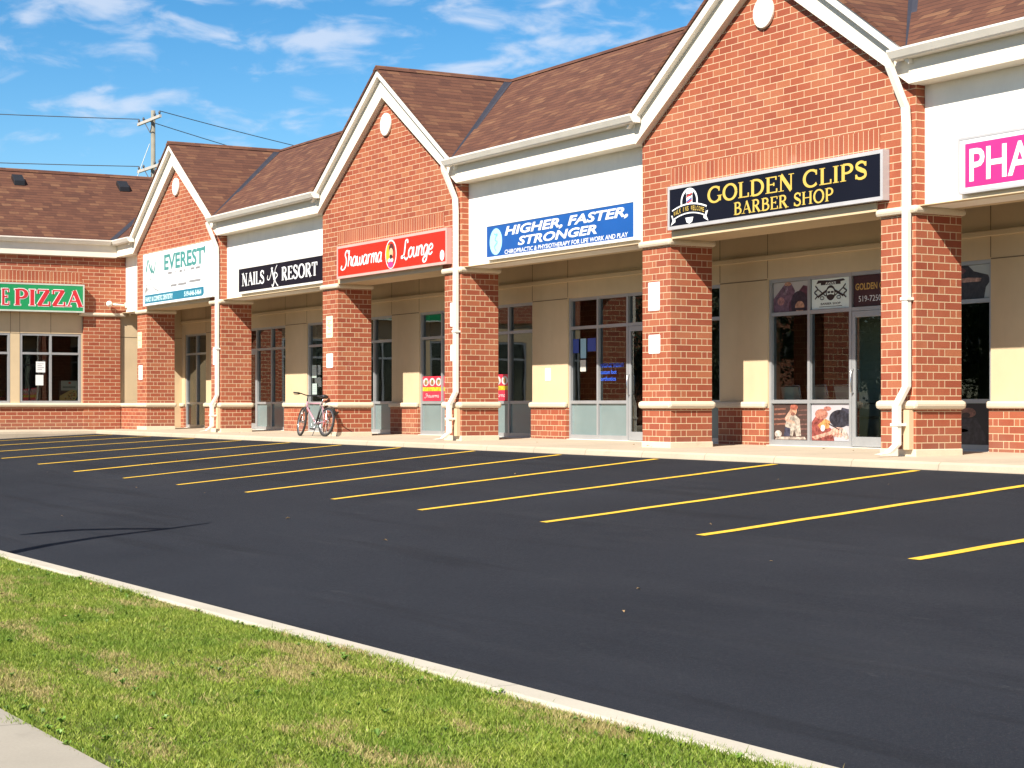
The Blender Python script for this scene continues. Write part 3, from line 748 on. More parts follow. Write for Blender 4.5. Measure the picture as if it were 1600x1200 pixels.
# wing roof
mb = MB(); WY0 = 3.0
roof_mesh(mb, [[(wx_e, YE, ZE), (wx_r, YR_, zr), (wx_r, WY0, zr), (wx_e, WY0, ZE)], [(wx_r, YR_, zr), (wx_r - 3.2, YR_, 5.1), (wx_r - 3.2, WY0, 5.1), (wx_r, WY0, zr)]])
wroof = mb.build('roof', MT['shingle'], B)
mb = MB(); mb.prism([(wx_r - 0.14, WY0, ZR - 0.075), (wx_r, WY0, ZR + 0.024), (wx_r + 0.14, WY0, ZR - 0.075)], (0, YR_ - WY0, 0)); mb.build('ridge_cap', MT['shingle'], wroof)
mb = MB(); a = Vector((wx_e, YE, ZE + 0.014)); b = Vector((wx_r, YR_, ZR + 0.014))
mb.add([a, b, b + Vector((0.12, 0, 0)), a + Vector((0.12, 0, 0)), b + Vector((0, -0.12, 0)), a + Vector((0, -0.12, 0))], [(0, 1, 2, 3), (1, 0, 5, 4)])
mb.build('valley_flashing', MT['flash'], wroof)
for y in (13.98, 17.0):
    x = wx_r + 0.55; z = ZR - 0.55 * (ZR - ZE) / (wx_e - wx_r)
    mb = MB(); mb.prism([(x + 0.26, y - 0.14, z - 0.17), (x + 0.26, y - 0.14, z - 0.03), (x - 0.03, y - 0.14, z + 0.17), (x - 0.10, y - 0.14, z + 0.06)], (0, 0.30, 0))
    v = mb.build('roof_vent', MT['dark'], wroof, bevel=0.01)
# wing gutter, frieze
mb = MB(); prof = [(wx_e + 0.02 - 0.205, 5.03), (wx_e - 0.05, 5.03), (wx_e - 0.03, 5.05), (wx_e, 5.09), (wx_e + 0.03, 5.13), (wx_e + 0.03, 5.155), (wx_e, 5.16), (wx_e - 0.185, 5.16)]
mb.prism([(x, WY0, z) for x, z in prof], (0, 15.85 - WY0, 0)); mb.build('gutter', MT['white'], B)
mb = MB(); mb.box(WX + 0.001, wx_e - 0.13, WY0, 16.055, 4.70, 5.05); mb.build('frieze_board', MT['trim'], B, bevel=0.006)
# wing wall: brick pier and upper wall; beige reveal beyond the pier
wp = MB(); wp.box(WX - 0.3, WX, 15.17, 16.2, 0.0, 3.09); wp = wp.build('wing_pier', MT['brick'], B, bevel=0.005)
mb = MB(); mb.box(WX - 0.3, WX, WY0, 16.345, 3.19, 4.95)
ww = mb.build('wing_wall', MT['brick'], B)
mb = MB(); mb.box(WX - 0.28, WX + 0.055, 15.05, 16.36, 3.09, 3.188); mb.build('stone_cap', MT['stone'], wp, bevel=0.035)
mb = MB(); mb.box(WX - 0.05, WX + 0.004, WY0, 15.12, 3.95, 4.26); mb.build('soldier_course', MT['brick_soldier'], ww)
mb = MB(); mb.box(WX - 0.35, WX - 0.08, 16.2, 18.3, -0.3, 3.7); mb.build('return_wall', MT['tan'], B)
mb = MB(); mb.box(WX - 0.079, WX - 0.075, 16.2, 18.0, 2.53, 2.545); mb.build('reveal_joint', MT['joint'], B)
boxes('brick_base', MT['brick'], B, [(WX - 0.3, WX - 0.02, WY0, 16.3, -1.4, 0.611)])
mb = MB(); mb.box(WX - 0.2, GC[0] - HW - 0.005, 16.23, 16.45, -0.2, 0.613)
wb = mb.build('brick_base', MT['brick'], B)
boxes('stone_band', MT['stone'], wb, [(WX - 0.3, WX + 0.06, WY0, 16.30, 0.613, 0.722), (WX + 0.061, GC[0] - HW - 0.056, 16.17, 16.5, 0.615, 0.722)], 0.045)
# tan panel over the wing windows, with joints
boxes('tan_panel', MT['tan'], B, [(WX - 0.3, WX - 0.09, WY0, 15.168, 2.6, 3.188), (WX - 0.3, WX - 0.09, 13.2, 13.45, 0.722, 2.6), (WX - 0.3, WX - 0.09, 10.3, 10.6, 0.722, 2.6), (WX - 0.3, WX - 0.09, 6.7, 7.0, 0.722, 2.6), (WX - 0.3, WX - 0.09, WY0, 3.4, 0.722, 2.6), (WX - 0.3, WX - 0.09, 15.13, 15.168, 0.722, 2.6)])
boxes('reveal_joint', MT['joint'], B, [(WX - 0.089, WX - 0.086, y - 0.006, y + 0.006, 2.606, 3.186) for y in (13.2, 13.45, 14.29)] + [(WX - 0.089, WX - 0.086, 13.2, 13.45, 2.59, 2.602)])

def wing_window(y0, y1):
    x = WX - 0.15; mb = MB(); t = 0.03; z0, z1, zt = 0.722, 2.6, 2.06
    mb.box(x - 0.05, x + 0.05, y0, y0 + 2 * t, z0, z1); mb.box(x - 0.05, x + 0.05, y1 - 2 * t, y1, z0, z1)
    ym = (y0 + y1) / 2
    mb.box(x - 0.05, x + 0.05, ym - t, ym + t, z0 + 2 * t, z1 - 2 * t)
    for a, b in ((y0 + 2 * t, ym - t), (ym + t, y1 - 2 * t)):
        mb.box(x - 0.048, x + 0.048, a, b, zt - t, zt + t)
    for z in (z0, z1 - 2 * t): mb.box(x - 0.048, x + 0.048, y0 + 2 * t, y1 - 2 * t, z, z + 2 * t)
    w = mb.build('window', MT['alu'], B)
    mb = MB(); mb.add([(x, y0 + .01, z0 + .01), (x, y1 - .01, z0 + .01), (x, y1 - .01, z1 - .01), (x, y0 + .01, z1 - .01)], [(0, 1, 2, 3)]); mb.build('glass_panes', MT['glass'], w)
wing_window(13.46, 15.12); wing_window(10.6, 13.19); wing_window(7.0, 10.3); wing_window(3.4, 6.7)

# shop front wall
UN = [(-49.44, -47.79), (-47.05, -42.33), (-41.02, -36.43), (-35.12, -30.40), (-29.12, -24.42), (-23.17, -18.34), (-17.05, -12.4)]
ZT = 2.63
mb = MB(); mb.box(WX - 0.08, XEND, YW, YW + 0.25, ZT, 3.9)
fw = mb.build('shop_wall', MT['tan'], B)
mb = MB(); mb.box(WX - 0.08, XEND, YW - 0.05, YW - 0.001, 2.93, 3.01); mb.build('moulding', MT['tan'], fw, bevel=0.01)
piers = [(WX - 0.08, UN[0][0])] + [(UN[i][1], UN[i + 1][0]) for i in range(6)] + [(UN[6][1], XEND)]
for a, b in piers:
    mb = MB(); mb.box(a, b, YW, YW + 0.25, 0.618, ZT)
    p = mb.build('wall_pier', MT['tan'], B)
    mb = MB(); mb.box(a, b, YW - 0.035, YW + 0.25, -0.1, 0.618); mb.build('brick_base', MT['brick_pillar'], p)
    mb = MB(); mb.box(a - 0.015, b + 0.015, YW - 0.09, YW - 0.001, 0.618, 0.718); mb.build('stone_band', MT['stone'], p, bevel=0.03)
for a, b in piers[1:]:
    for x in (a, b): boxes('reveal_joint', MT['joint'], fw, [(x - 0.006, x + 0.006, YW - 0.003, YW, ZT + 0.02, 2.928), (x - 0.006, x + 0.006, YW - 0.003, YW, 3.015, 3.6)])
    boxes('reveal_joint', MT['joint'], fw, [(a + 0.008, b - 0.008, YW - 0.003, YW, ZT - 0.008, ZT + 0.006)])

def storefront(i, a, b):
    y0, y1 = YW + 0.03, YW + 0.13; t = 0.028; zb, zl, zt = 0.04, 0.72, 2.08
    small = b - a < 2
    if small: ms = [a, (a + b) / 2, b]; door = None
    else:
        ms = [a, a + 0.965, a + 1.93, b - 1.93, b - 0.965, b]; door = (a + 1.93, b - 1.93)
    mb = MB()
    for k, x in enumerate(ms):
        x0, x1 = (x, x + 2 * t) if k == 0 else ((x - 2 * t, x) if k == len(ms) - 1 else (x - t, x + t))
        mb.box(x0, x1, y0, y1, zb, ZT)
    for k in range(len(ms) - 1):
        x0 = ms[k] + (2 * t if k == 0 else t); x1 = ms[k + 1] - (2 * t if k == len(ms) - 2 else t)
        isd = door and k == 2
        for z in ([ZT - 2 * t, zt] if isd else [zb, zl, zt, ZT - 2 * t]):
            mb.box(x0, x1, y0 + 0.004, y1 - 0.004, z - (t if z in (zl, zt) else 0), z + (t if z in (zl, zt) else 2 * t) + (0.03 if z == zb else 0))
    sf = mb.build('storefront', MT['alu'], B)
    yg = YW + 0.08
    mb = MB()
    for k in range(len(ms) - 1):
        zz = [(zt, ZT)] if (door and k == 2) else [(zl, zt), (zt, ZT)]
        for z0, z1 in zz: mb.add([(ms[k] + .01, yg, z0), (ms[k + 1] - .01, yg, z0), (ms[k + 1] - .01, yg, z1 - .01), (ms[k] + .01, yg, z1 - .01)], [(0, 1, 2, 3)])
    mb.build('glass_panes', MT['glass'], sf)
    for k in range(len(ms) - 1):
        if door and k == 2: continue
        boxes('lower_panel', MT['spandrel'] if not small else MT['glass'], sf, [(ms[k] + .01, ms[k + 1] - .01, yg - 0.012, yg + 0.012, zb + 0.02, zl)])
    mb = MB(); mb.box(a - 0.01, b + 0.01, YW - 0.03, YW + 0.14, 0.0, 0.045); mb.build('base_sill', MT['white'], sf, bevel=0.006)
    if door:
        d0, d1 = door[0] + t + 0.004, door[1] - t - 0.004; y2, y3 = YW + 0.035, YW + 0.08; st = 0.07
        mb = MB(); zd = zt - t - 0.004
        ov = [(d0, 0.055), (d1, 0.055), (d1, zd), (d0, zd)]; iv = [(d0 + st, 0.2), (d1 - st, 0.2), (d1 - st, zd - 0.09), (d0 + st, zd - 0.09)]
        for k in range(4):
            j = (k + 1) % 4; mb.prism([(q[0], y2, q[1]) for q in (ov[k], ov[j], iv[j], iv[k])], (0, y3 - y2, 0))
        d = mb.build('door', MT['alu'], B, bevel=0.003)
        mb = MB(); ym = (y2 + y3) / 2; mb.add([(d0 + st, ym, 0.2), (d1 - st, ym, 0.2), (d1 - st, ym, zt - 0.1), (d0 + st, ym, zt - 0.1)], [(0, 1, 2, 3)]); mb.build('glass', MT['glass'], d)
        hx = d0 + st / 2
        mb = MB(); mb.tube([(hx, y2 - 0.002, 1.20), (hx, y2 - 0.05, 1.18), (hx, y2 - 0.055, 1.0), (hx, y2 - 0.05, 0.86), (hx, y2 - 0.002, 0.84)], 0.011, 8); mb.build('handle', MT['steel'], d, smooth=True)
for i, (a, b) in enumerate(UN): storefront(i, a, b)

# interiors: floor, ceiling, partitions, back walls
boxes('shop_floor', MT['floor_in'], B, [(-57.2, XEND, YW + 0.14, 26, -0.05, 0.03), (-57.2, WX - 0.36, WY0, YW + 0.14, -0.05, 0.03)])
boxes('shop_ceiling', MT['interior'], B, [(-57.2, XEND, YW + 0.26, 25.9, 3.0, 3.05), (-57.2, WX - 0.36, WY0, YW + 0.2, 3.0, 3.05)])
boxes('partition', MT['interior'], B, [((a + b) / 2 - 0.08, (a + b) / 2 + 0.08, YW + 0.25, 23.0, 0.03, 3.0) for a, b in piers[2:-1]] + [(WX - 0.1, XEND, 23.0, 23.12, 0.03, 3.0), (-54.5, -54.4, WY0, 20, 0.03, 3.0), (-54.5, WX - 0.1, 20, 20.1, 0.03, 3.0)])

# ------------------------------------------------------------------ shop signs
def sign_box(label, x0, x1, z0, z1, y, face, frame, dep=0.105, fr=0.05, name='shop_sign', extra=None):
    s = thing(name, ((x0 + x1) / 2, y + dep, z0), label, 'sign', 'lit box signs above the shops')
    mb = MB(); mb.box(x0, x1, y + 0.012, y + dep, z0, z1)
    for a in ((x0, x1, z0, z0 + fr), (x0, x1, z1 - fr, z1)): mb.box(a[0], a[1], y - 0.006, y + 0.012, a[2], a[3])
    for a in ((x0, x0 + fr), (x1 - fr, x1)): mb.box(a[0], a[1], y - 0.006, y + 0.012, z0 + fr, z1 - fr)
    mb.build('cabinet', frame, s)
    mb = MB(); mb.box(x0 + fr, x1 - fr, y, y + 0.0115, z0 + fr, z1 - fr); mb.build('face_panel', face, s)
    return s, PF(x0, z0, y - 0.0005)
ALU2 = plain('sign_frame_silver', (0.52, 0.50, 0.50), 0.4, 0.2)
NAVY = plain('matt_navy_face', (0.006, 0.007, 0.014), 0.6, spec=0.12); WHT = colr((0.82, 0.82, 0.82), 0.4); GOLD = colr((0.60, 0.42, 0.085), 0.4)
ys_ = 16.09
# barber shop
s, pl = sign_box('black barber shop sign with gold serif letters and a striped pole emblem', -23.15, -18.31, 3.31, 3.965, ys_, NAVY, ALU2)
mb = MB(); serif_text(pl, mb, 'GOLDEN CLIPS', 1.02, 0.315, 3.52, 0.225, thick=0.155, thin=0.07); mb.build('lettering', GOLD, s)
mb = MB(); serif_text(pl, mb, 'BARBER SHOP', 1.66, 0.085, 2.2, 0.175, thick=0.15, thin=0.07); mb.build('lettering', GOLD, s)
mb = MB()
cx = 0.56
pl.stroke(mb, arc(cx, 0.385, 0.20, 0.185, -20, 200, 30), 0.035)
pl.rect(mb, cx - 0.075, 0.24, cx + 0.075, 0.50); pl.ell(mb, cx, 0.51, 0.085, 0.05)
pl.poly(mb, [(cx - 0.10, 0.15), (cx + 0.10, 0.15), (cx + 0.07, 0.08), (cx, 0.055), (cx - 0.07, 0.08)])
rib = [(cx - 0.42 + 0.84 * t, 0.215 + 0.07 * (1 - (2 * t - 1) ** 2)) for t in [k / 14 for k in range(15)]]
pl.stroke(mb, rib, 0.155, 0.003)
pl.poly(mb, [(cx - 0.48, 0.06), (cx - 0.36, 0.11), (cx - 0.36, 0.20), (cx - 0.47, 0.215), (cx - 0.43, 0.135)], 0.001)
pl.poly(mb, [(cx + 0.48, 0.06), (cx + 0.36, 0.11), (cx + 0.36, 0.20), (cx + 0.47, 0.215), (cx + 0.43, 0.135)], 0.001)
em = mb.build('emblem', WHT, s)
mb = MB(); pl.stroke(mb, rib, 0.11, 0.008)
mb.build('ribbon', NAVY, em)
mb = MB()
for k, ch in enumerate('WALK INS WELCOME'):
    if ch == ' ': continue
    t = 0.06 + 0.88 * k / 15; y = 0.215 + 0.07 * (1 - (2 * t - 1) ** 2)
    sans_text(pl, mb, ch, cx - 0.42 + 0.84 * t - 0.018, y - 0.035, 0.036 if ch not in 'I' else 0.010, 0.07, d0=0.010, bold=0.01)
mb.build('ribbon_lettering', GOLD, em)
for cc, off in (((0.05, 0.10, 0.35), 0.0), ((0.55, 0.05, 0.05), 0.07)):
    mb = MB()
    for k in range(2): pl.poly(mb, [(cx - 0.065, 0.275 + off + k * 0.10), (cx + 0.065, 0.32 + off + k * 0.10), (cx + 0.065, 0.345 + off + k * 0.10), (cx - 0.065, 0.30 + off + k * 0.10)], 0.003)
    mb.build('pole_stripe', colr(cc), em)
# shawarma
RED = colr((0.66, 0.022, 0.008), 0.35)
s, pl = sign_box('red restaurant sign with white brush script either side of a round emblem', -35.12, -30.27, 3.275, 3.945, ys_, RED, plain('sign_frame_pink', (0.62, 0.36, 0.32), 0.4))
mb = MB(); script_text(pl, mb, 'Shawarma', 0.24, 0.225, 1.88, 0.33, wt=0.15); mb.build('lettering', WHT, s)
mb = MB(); script_text(pl, mb, 'Lounge', 2.98, 0.225, 1.30, 0.34, wt=0.15); mb.build('lettering', WHT, s)
mb = MB(); pl.ell(mb, 2.52, 0.34, 0.245, 0.285); em = mb.build('emblem', WHT, s)
for cc, (ex, ey, rx, ry), d in (((0.70, 0.04, 0.02), (2.52, 0.34, 0.215, 0.255), 0.003), ((0.75, 0.42, 0.03), (2.43, 0.36, 0.12, 0.17), 0.005), ((0.10, 0.02, 0.02), (2.55, 0.44, 0.11, 0.11), 0.006), ((0.70, 0.45, 0.26), (2.54, 0.36, 0.085, 0.10), 0.008), ((0.04, 0.02, 0.02), (2.54, 0.29, 0.06, 0.045), 0.010), ((0.8, 0.78, 0.7), (2.52, 0.22, 0.12, 0.05), 0.009), ((0.62, 0.05, 0.22), (2.52, 0.14, 0.12, 0.06), 0.010)):
    mb = MB(); pl.ell(mb, ex, ey, rx, ry, d); mb.build('emblem_shape', colr(cc), em)
mb = MB(); pl.ell(mb, 4.66, 0.17, 0.085, 0.10); mb.build('white_dot', WHT, s)
# nails
s, pl = sign_box('black nail salon sign with white condensed serif letters and a monogram', -41.01, -36.06, 3.265, 3.90, ys_ + 0.15, plain('matt_black_face', (0.010, 0.008, 0.014), 0.6, spec=0.12), plain('sign_frame_white', (0.70, 0.68, 0.64), 0.4))
mb = MB(); serif_text(pl, mb, 'NAILS', 0.26, 0.18, 1.35, 0.29, thick=0.19, thin=0.075); mb.build('lettering', WHT, s)
mb = MB(); serif_text(pl, mb, 'RESORT', 2.62, 0.18, 1.95, 0.29, thick=0.19, thin=0.075); mb.build('lettering', WHT, s)
mb = MB()
pl.stroke(mb, spline([(1.82, 0.34), (1.80, 0.26), (1.90, 0.24), (2.0, 0.34), (2.06, 0.46), (2.12, 0.50)]), 0.025)
pl.stroke(mb, spline([(2.02, 0.50), (2.10, 0.40), (2.18, 0.22)]), 0.05)
pl.stroke(mb, spline([(2.18, 0.22), (2.25, 0.44), (2.36, 0.54)]), 0.022)
pl.stroke(mb, spline([(2.22, 0.36), (2.20, 0.20), (2.12, 0.08), (2.06, 0.12)]), 0.04)
pl.stroke(mb, spline([(2.10, 0.33), (2.26, 0.38), (2.38, 0.31), (2.24, 0.22), (2.36, 0.10), (2.42, 0.08)]), 0.028)
mb.build('monogram', WHT, s)
# physio
BLUE = colr((0.011, 0.085, 0.32), 0.35)
s, pl = sign_box('blue physiotherapy sign with bold white italics and a pale oval', -29.08, -24.25, 3.26, 3.91, ys_ + 0.15, BLUE, plain('sign_frame_pale', (0.72, 0.71, 0.68), 0.4))
mb = MB(); sans_text(pl, mb, 'HIGHER, FASTER,', 0.70, 0.36, 3.92, 0.19, shear=0.22, bold=0.03); mb.build('lettering', WHT, s)
mb = MB(); sans_text(pl, mb, 'STRONGER', 1.16, 0.185, 2.55, 0.155, shear=0.22, bold=0.03); mb.build('lettering', WHT, s)
mb = MB(); sans_text(pl, mb, 'CHIROPRACTIC & PHYSIOTHERAPY FOR LIFE WORK AND PLAY', 0.70, 0.065, 3.92, 0.075, shear=0.1, bold=0.012); mb.build('lettering', WHT, s)
mb = MB(); pl.ell(mb, 0.38, 0.31, 0.22, 0.235); em = mb.build('emblem', colr((0.40, 0.78, 0.85)), s)
mb = MB(); pl.stroke(mb, spline([(0.33, 0.45), (0.40, 0.42), (0.36, 0.34), (0.44, 0.30), (0.34, 0.22), (0.40, 0.14)]), 0.018, 0.004); pl.ell(mb, 0.42, 0.43, 0.025, 0.025, 0.004); mb.build('emblem_line', colr((0.16, 0.46, 0.55)), em)
# pharmacy
PINK = colr((0.78, 0.028, 0.20), 0.35)
s, pl = sign_box('white framed pink pharmacy sign cut by the right edge of the photo', -17.08, -12.25, 3.26, 3.955, ys_ + 0.13, WHT, ALU2, fr=0.03)
mb = MB(); pl.rect(mb, 0.12, 0.075, 4.71, 0.61); mb.build('pink_field', PINK, s)
mb = MB(); sans_text(pl, mb, 'PHARMACY', 0.20, 0.135, 2.9, 0.41, bold=0.018, d0=0.004); mb.build('lettering', WHT, s)
# dentist banner
s = thing('shop_banner', (-44.8, 16.1, 3.2), 'faded white dental banner with teal letters and a teal strip along its foot', 'sign')
mb = MB(); mb.box(-47.30, -42.28, 16.06, 16.19, 3.27, 4.63); mb.build('panel', colr((0.82, 0.84, 0.85)), s, bevel=0.01)
pl = PF(-47.30, 3.27, 16.0595); TEAL = colr((0.05, 0.24, 0.23)); TEB = colr((0.01, 0.17, 0.27)); GRY = colr((0.25, 0.25, 0.26)); PALE = colr((0.62, 0.85, 0.88))
mb = MB(); sans_text(pl, mb, "EVEREST'", 1.66, 0.84, 2.95, 0.42, bold=0.03); mb.build('lettering', TEAL, s)
mb = MB()
pl.stroke(mb, [(0.25, 0.88), (0.42, 1.22), (0.56, 0.98), (0.72, 0.84)], 0.09); pl.stroke(mb, spline([(0.66, 1.05), (0.82, 0.84), (0.95, 0.98), (0.98, 1.12)]), 0.06)
mb.build('emblem', TEAL, s)
mb = MB()
pl.stroke(mb, spline([(0.18, 0.36), (0.32, 0.56), (0.42, 0.40), (0.60, 0.70), (0.74, 0.52), (0.98, 0.40), (1.25, 0.36)]), 0.03)
pl.stroke(mb, spline([(0.22, 0.30), (0.30, 0.46), (0.36, 0.30)]), 0.05)
for a, b, y in ((1.95, 2.25, 0.76), (2.45, 2.52, 0.77), (2.8, 2.98, 0.76), (3.15, 3.22, 0.76), (3.6, 3.85, 0.77), (3.95, 4.25, 0.77), (4.5, 4.56, 0.76), (2.15, 2.6, 0.43), (2.7, 3.3, 0.43), (3.5, 4.3, 0.46)):
    pl.stroke(mb, [(a, y), (b, y)], 0.055)
mb.build('small_print', GRY, s)
mb = MB(); pl.poly(mb, [(0.13, 0.06), (4.42, 0.06), (4.52, 0.12), (4.50, 0.28), (0.16, 0.28)]); mb.build('teal_strip', TEB, s)
mb = MB(); sans_text(pl, mb, 'FAMILY & COSMETIC DENTISTRY', 0.22, 0.10, 2.1, 0.13, bold=0.03, d0=0.003); sans_text(pl, mb, '519-646-5464', 3.15, 0.10, 1.2, 0.13, bold=0.03, d0=0.003); mb.build('lettering', PALE, s)
# pizza sign on the wing
y0, y1, z0, z1 = 9.6, 15.13, 3.17, 3.93
s = thing('shop_sign', (WX, 14, z0), 'green pizza sign with red white-edged letters on the side wing', 'sign', 'lit box signs above the shops')
xf = WX + 0.2; fr = 0.04; GRN = colr((0.006, 0.26, 0.085), 0.35); FRM = plain('sign_frame_green_grey', (0.50, 0.54, 0.48), 0.4)
mb = MB(); mb.box(WX + 0.004, xf - 0.012, y0, y1, z0, z1)
for a in ((z0, z0 + fr), (z1 - fr, z1)): mb.box(xf - 0.012, xf + 0.006, y0, y1, a[0], a[1])
for a in ((y0, y0 + fr), (y1 - fr, y1)): mb.box(xf - 0.012, xf + 0.006, a[0], a[1], z0 + fr, z1 - fr)
mb.build('cabinet', FRM, s)
mb = MB(); mb.box(xf - 0.0115, xf, y0 + fr, y1 - fr, z0 + fr, z1 - fr); mb.build('face_panel', GRN, s)
pl = PW(y0, z0, xf + 0.0005)
def yy(px): return 12.85 + (px / 132.0) * 2.28 - y0
for txt, a, b in (('E', 2, 14), ('PIZZA', 22, 128)):
    mb = MB(); serif_text(pl, mb, txt, yy(a), 0.16, yy(b) - yy(a), 0.43, thick=0.20, thin=0.085, grow=0.035); mb.build('letter_edge', WHT, s)
    mb = MB(); serif_text(pl, mb, txt, yy(a), 0.16, yy(b) - yy(a), 0.43, thick=0.20, thin=0.085, d0=0.004); mb.build('lettering', colr((0.55, 0.02, 0.03)), s)
#PART2
# ------------------------------------------------------------------ notices on the pillars
_ink = {}
def inked(c):
    k = tuple(c)
    if k not in _ink:
        m = NT('print_ink_%d' % (len(_ink) + 1)); a = m.noise(14, 6, 0.7); b = m.noise(60, 3, 0.7)
        k2 = m.mix(m.rng(a, 0.34, 0.66, 0, 1), tuple(x * 0.35 for x in c), tuple(min(0.85, x * 1.45 + 0.02) for x in c))
        m.col(m.mix(m.rng(b, 0.4, 0.7, 0, 0.3), k2, tuple(x * 0.4 for x in c))); m.rough(0.35); _ink[k] = m.mat
    return _ink[k]
class Pic:
    """one flat printed sheet: shapes of several colours in one mesh"""
    def __init__(s): s.l = []
    def mb(s, c, mottled=False):
        m = MB(); s.l.append((m, inked(c) if mottled else c)); return m
    def build(s, name, loc, mats=None):
        me = bpy.data.meshes.new(name); vs = []; fs = []; mi = []; ml = []
        for m, c in s.l:
            mat = c if isinstance(c, bpy.types.Material) else colr(c)
            if mat not in ml: ml.append(mat)
            o = len(vs); vs += [(p[0] - loc[0], p[1] - loc[1], p[2] - loc[2]) for p in m.v]; fs += [tuple(i + o for i in f) for f in m.f]; mi += [ml.index(mat)] * len(m.f)
        me.from_pydata(vs, [], fs)
        for m in ml: me.materials.append(m)
        me.polygons.foreach_set('material_index', mi); me.update()
        ob = bpy.data.objects.new(name, me); C.objects.link(ob); ob.location = loc; return ob
def rrect(x0, y0, x1, y1, r, n=4):
    o = []
    for cx, cy, a in ((x1 - r, y1 - r, 0), (x0 + r, y1 - r, 90), (x0 + r, y0 + r, 180), (x1 - r, y0 + r, 270)):
        o += [(cx + r * math.cos(R(a + 90 * k / n)), cy + r * math.sin(R(a + 90 * k / n))) for k in range(n + 1)]
    return o
def notice(label, x0, x1, z0, z1, base=(0.82, 0.81, 0.78), marks=0, ink=(0.3, 0.3, 0.34), cream=False, y=YF):
    p = Pic(); pl = PF(x0, z0, y - 0.001); w, h = x1 - x0, z1 - z0
    pl.poly(p.mb(base), rrect(0, 0, w, h, 0.025), 0, 0.006)
    q = p.mb(ink)
    for k in range(marks):
        yy_ = h * (0.80 - 0.62 * k / max(1, marks - 1)); ww_ = w * (0.28 + 0.12 * math.sin(k * 2.1))
        pl.stroke(q, [(w / 2 - ww_, yy_), (w / 2 + ww_, yy_)], 0.016, 0.0062)
    if cream:
        pl.stroke(p.mb(ink), arc(w / 2, h * 0.62, 0.055, 0.055, 30, 330), 0.016, 0.0062)
    o = p.build('pillar_notice', ((x0 + x1) / 2, y, z0)); tag(o, label, 'sign', 'notices fixed to the brick pillars')
notice('small cream notice high on the leftmost pillar under the dental banner', -48.13, -47.80, 2.19, 2.62, (0.78, 0.62, 0.42), 3, (0.55, 0.38, 0.22))
notice('small white notice below the cream one on the leftmost pillar', -48.05, -47.74, 1.34, 1.73, marks=4, ink=(0.45, 0.5, 0.6))
notice('white notice board half hidden by the downspout beside the dental shop door', -42.53, -42.24, 1.64, 2.06)
notice('cream notice with a round symbol on the pillar behind the bicycle', -35.90, -35.57, 2.08, 2.54, (0.80, 0.74, 0.50), 4, (0.45, 0.45, 0.28), True)
notice('small white notice with grey print low on the pillar behind the bicycle', -35.88, -35.56, 1.45, 1.75, marks=3, ink=(0.5, 0.52, 0.56))
notice('blank white notice partly behind the downspout right of the red sign', -30.34, -30.06, 2.12, 2.56)
notice('white printed notice partly behind the downspout, below the blank one', -30.33, -30.05, 1.48, 1.78, marks=4, ink=(0.5, 0.58, 0.62))
notice('tall blank white notice on the pillar left of the barber shop windows', -23.83, -23.52, 2.12, 2.56)
notice('white notice with faint print below the tall blank one left of the barber shop', -23.82, -23.51, 1.46, 1.75, marks=4, ink=(0.62, 0.62, 0.66))
notice('small white card on the sunlit wall left of the blue lettered window', -29.92, -29.72, 1.12, 1.36, y=YW)

# ------------------------------------------------------------------ window posters
SKIN = (0.52, 0.27, 0.17); DK = (0.02, 0.012, 0.014); MAR = (0.10, 0.025, 0.05)
YP = YW + 0.066
def poster(label, x0, x1, z0, z1, draw, name='window_poster', bg=(0.6, 0.58, 0.56), cat='poster', y=YP, grp='posters on the barber shop glass'):
    p = Pic(); pl = PF(x0, z0, y); w, h = x1 - x0, z1 - z0
    pl.rect(p.mb(bg), 0, 0, w, h, 0, 0.003)
    def E(c, x, yv, rx, ry, d): pl.ell(p.mb(c, True), x * w, yv * h, rx * w, ry * h, 0.003 + 0.0004 * d, 0.0004)
    def G(c, pts, d): pl.poly(p.mb(c, True), [(min(1, max(0, x)) * w, min(1, max(0, yv)) * h) for x, yv in pts], 0.003 + 0.0004 * d, 0.0004)
    draw(p, pl, w, h, E, G)
    o = p.build(name, ((x0 + x1) / 2, y, z0)); tag(o, label, cat, grp); return o
def d1(p, pl, w, h, E, G):
    G((0.16, 0.08, 0.12), [(0, 0.45), (0.18, 0.72), (0.34, 0.95), (0.5, 0.98), (0.62, 0.7), (0.55, 0), (0, 0)], 1)
    G(MAR, [(0.45, 0.3), (0.7, 0.62), (0.86, 0.85), (1, 0.8), (1, 0), (0.45, 0)], 2)
    E((0.03, 0.015, 0.03), 0.74, 0.25, 0.24, 0.42, 3); E(SKIN, 0.76, 0.13, 0.13, 0.2, 4)
    E(SKIN, 0.42, 0.93, 0.1, 0.07, 4); E((0.36, 0.16, 0.15), 0.22, 0.36, 0.1, 0.14, 4); G((0.02, 0.01, 0.02), [(0.6, 0.02), (0.6, 0.1), (0.94, 0.1), (0.94, 0.02)], 5)
    G((0.30, 0.2, 0.25), [(0.28, 0.6), (0.4, 0.88), (0.44, 0.86), (0.36, 0.55)], 4)
